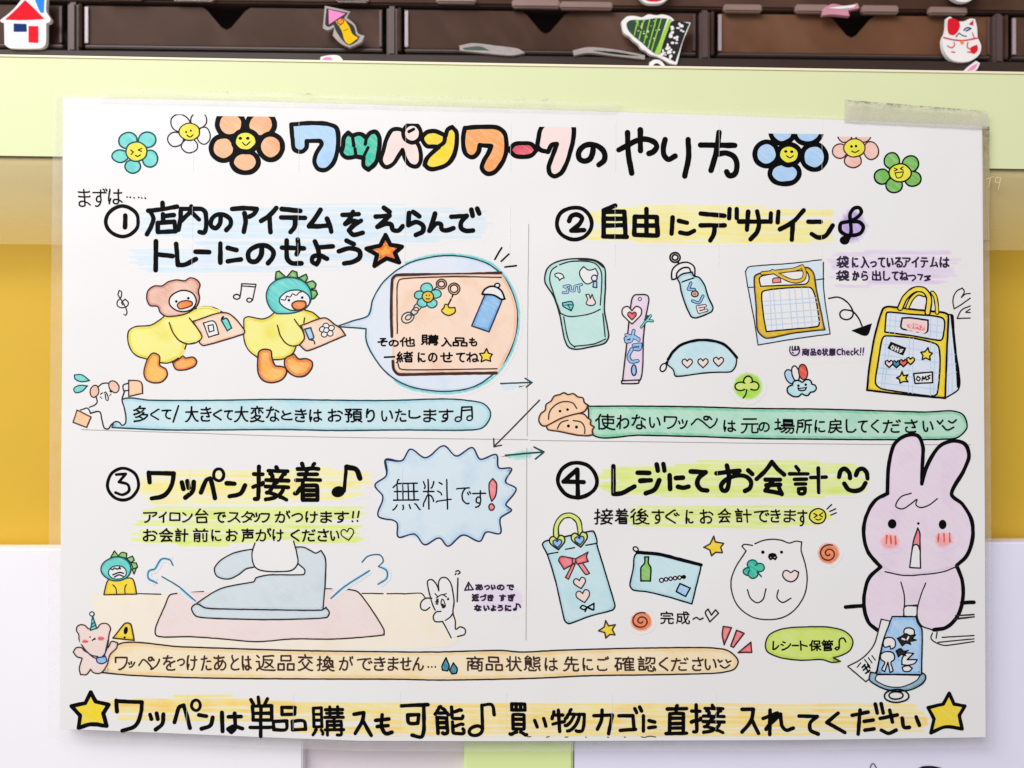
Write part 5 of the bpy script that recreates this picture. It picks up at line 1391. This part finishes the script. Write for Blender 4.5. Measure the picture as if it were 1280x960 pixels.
# ================================================================ fabric patches in the tray
def patch(name, label, fr, outline, y, border='white', thick=.0016):
    P_ = fpts(fr, outline)
    c = sum(P_, Vector((0, 0))) / len(P_)
    root = empty(name, W(c.x, max(q.y for q in P_), y), label, 'patch', 'iron-on patches in the tray')
    pr = Part('tmp', None); pr.fr(fr)
    ring = pr.ring(pr.pts(outline), corner=50)
    o = slab('patch_border', ring, y, y + thick, border, root, bevel=0)
    return root
def pp(name, root, fr, y, lev=2): return Part(name, root, lev, y=y - .00005).fr(fr)
M['pred'] = plain('red felt', (222, 28, 44), .8, .1, .12, 900)
M['pblue'] = plain('blue felt', (44, 132, 226), .8, .1, .12, 900)
M['pnavy'] = plain('navy felt', (24, 50, 112), .8, .1, .12, 900)
M['ppink'] = plain('pink felt', (240, 140, 196), .8, .1, .12, 900)
M['pinkgloss'] = plain('dusty pink satin', (206, 140, 158), .35, .5, .2, 300)
M['pyellow'] = plain('golden yellow felt', (246, 190, 24), .8, .1, .12, 900)
M['pgreen'] = plain('dark green sequin', (24, 66, 40), .35, .6, .5, 700)
M['plime'] = plain('lime sequin', (160, 208, 66), .4, .5, .3, 700)
M['pblack'] = plain('black embroidery', (22, 20, 22), .6, .3, .3, 700)
M['porange'] = plain('orange thread', (236, 140, 40), .7, .2, .2, 700)
M['silver'] = plain('silver thread edge', (160, 150, 148), .5, .5, .3, 500)
Y1 = .0100
r = patch('house_patch', 'white house patch with red roof and blue chimney at the far left of the tray', 'K1', '0 98 60 50 125 -30 228 -30 224 55 245 92 240 106 224 112 220 214 200 232 45 232 22 215 20 110 4 106', Y1)
pp('chimney', r, 'K1', Y1).f('158 -28 216 -28 212 62 196 60', 'pblue').done()
pp('roof', r, 'K1', Y1, 4).f('24 95 75 48 122 0 165 40 216 92 120 97', 'pred').done()
pp('window', r, 'K1', Y1).f('66 114 128 116 130 154 66 154', 'pnavy').done()
pp('door', r, 'K1', Y1).f('138 126 186 126 186 208 138 206', 'pred').done()
r = patch('arrow_patch', 'pink and yellow arrow shaped patch pointing up left in the tray', 'K2', '334 28 400 42 456 56 440 86 480 120 496 162 526 174 512 202 452 230 408 208 372 172 380 132 346 146 324 136', Y1, 'silver')
pp('outline', r, 'K2', Y1).f('342 40 390 50 446 62 428 88 474 128 486 168 504 178 488 200 450 218 424 200 388 150 376 118 350 130 336 120', 'pblack').done()
pp('arrowhead', r, 'K2', Y1, 4).f('352 46 434 66 354 118', 'ppink').done()
pp('shaft', r, 'K2', Y1, 4).f('386 104 416 88 452 130 468 166 496 184 450 214 430 196 416 150', 'pyellow').e('410 104 16 14', 'porange', 1, 'pblack').s('426 150 446 140 | 396 130 420 116', 1, 'pblack').done()
r = patch('tree_patch', 'green and black sequined tree patch lying on its side in the tray', 'K3', '530 105 558 80 600 78 630 84 660 70 700 74 730 70 770 82 790 100 866 110 846 160 828 204 800 312 764 306 736 290 700 272 668 262 648 246 628 236 612 214 588 196 572 178 544 160', Y1)
pp('foliage', r, 'K3', Y1).f('556 112 575 98 640 96 700 88 752 90 694 262 660 236 628 206 584 170 560 140', 'pgreen').done()
q = pp('stripe', r, 'K3', Y1, 4); q.f('762 88 772 96 712 266 690 260', 'plime')
for a, b in (('612 98', '592 172'), ('640 94', '616 190'), ('668 94', '640 210'), ('700 90', '660 232'), ('724 90', '676 246')): q.s(a + ' ' + b, 1.3, 'plime')
q.done()
pp('trunk', r, 'K3', Y1).f('778 102 860 114 840 160 792 300 716 264', 'pblack').done()
q = pp('sequin', r, 'K3', Y1, 4)
random.seed(11)
for i in range(38):
    u, v = random.random(), random.random()
    x = 778 + u * 74 - v * 60 - 0 * u; y = 112 + v * 165 + u * 8
    if x > 855 - v * 64: continue
    q.e(f'{x:.0f} {y:.0f} {random.uniform(4, 9):.1f} {random.uniform(4, 8):.1f}', 'white')
for i in range(30):
    u, v = random.random(), random.random()
    q.e(f'{600 + u * 130 - v * 40 * u:.0f} {100 + v * (40 + 90 * u):.0f} {random.uniform(2, 5):.1f} {random.uniform(2, 5):.1f}', random.choice(['plime', 'white', 'pgreen']))
q.done()
r = patch('cat_patch', 'white lucky cat patch with a red eye patch at the right of the tray', 'K4', '886 190 902 150 908 86 922 80 950 100 985 104 1020 90 1042 92 1052 130 1056 180 1072 222 1064 262 1030 290 980 300 930 290 896 252', Y1)
pp('ear_patch', r, 'K4', Y1).f('914 92 930 88 966 106 966 140 940 170 916 164 908 130|1012 118 1034 96 1034 124', 'pred').done()
pp('face_stitching', r, 'K4', Y1, 4).s('988 146 1004 134 1022 138 1000 150', 1.6, 'pnavy').s('950 178 966 160 982 172 1000 176', 1.1, 'pblack').s('890 182 930 192 985 196 1056 184', 1.6, 'pred').e('979 206 9 9', 'porange').done()
pp('paw_stitching', r, 'K4', Y1, 4).s('908 222 930 232 944 216 940 206 | 928 252 944 254 | 1008 206 1004 228 1020 240 | 1006 252 1026 254 | 1030 160 1040 186', 1.3, 'pred').f('1020 232 1052 216 1056 240 1036 262 1022 252', 'pred').done()
for nm, lb, fr, ol, bd, inner in (
    ('red_round_patch', 'red round patch with white rim cut off by the top of the picture', 'P', '797 -22 837 -22 839 -6 828 3 817 4.5 806 3 796 -6', 'white', ('800 -20 834 -20 835 -7 826 0.5 817 2 808 0.5 799 -7', 'pred')),
    ('white_oval_patch', 'white oval patch showing only its lower tip above the cat patch', 'P', '1186 -22 1222 -22 1222 -6 1212 1 1204 2.5 1196 1 1187 -6', 'white', None),
    ('pink_bow_patch', 'glossy pink patch tucked under the clips above the notch at the right', 'P', '1030 10 1040 5 1056 7 1072 4 1074 10 1060 13 1062 20 1040 18 1028 19', 'pinkgloss', ('1034 10 1050 8 1070 6 1068 9 1050 11', 'white')),
    ('pink_small_patch', 'small pink and white patch peeking over the shelf edge below the arrow patch', 'P', '400 78 401 71 412 69 424 70 430 77 426 82 402 82', 'white', ('402 80 404 73 414 72 416 79', 'ppink')),
    ('tail_patch', 'tiny pink and white leaf patch just under the cat patch', 'P', '1204 90 1212 82 1220 76 1225 79 1221 87 1212 93', 'white', ('1208 89 1216 82 1222 79 1218 86', 'ppink')),
    ('ring_patch', 'small white ring patch at the base of the tree patch', 'P', '812 86 812 78 818 74.5 826 76 832 84 832 89', 'white', ('817 88 817 81 821 79 826 82 827 89', 'pblack')),
    ('flat_patch', 'dark flat patch with pale edge lying in the left middle compartment', 'P', '574 57 590 54 620 57 648 61 656 66 640 69 604 66 575 63', 'silver', ('578 60 600 58 612 63 580 62', 'pgreen')),
    ('flat_patch', 'dark flat patch with pale edge lying left of the tree patch', 'P', '716 63 734 59 770 62 806 69 806 74 770 70 735 66 718 69', 'silver', ('740 63 770 65 800 70 770 68', 'pblack'))):
    if fr == 'P' and nm in ('flat_patch', 'pink_bow_patch'): yy = .0102
    else: yy = .0096
    r = patch(nm, lb, fr, ol, yy, bd)
    if inner: pp('felt_centre', r, fr, yy).f(inner[0], inner[1]).done()

# printed marks on the board below, cut by the lower edge of the picture
p = Part('printed_mark', None, 0, y=.0046)
p.s('1087 961 1090 955 1092 954.5 1096 961', 1.2, 'pen').s('1148 962 1154 959.5 1166 959 1176 961', 3, 'ink')
o = p.done(); o.parent = LAV
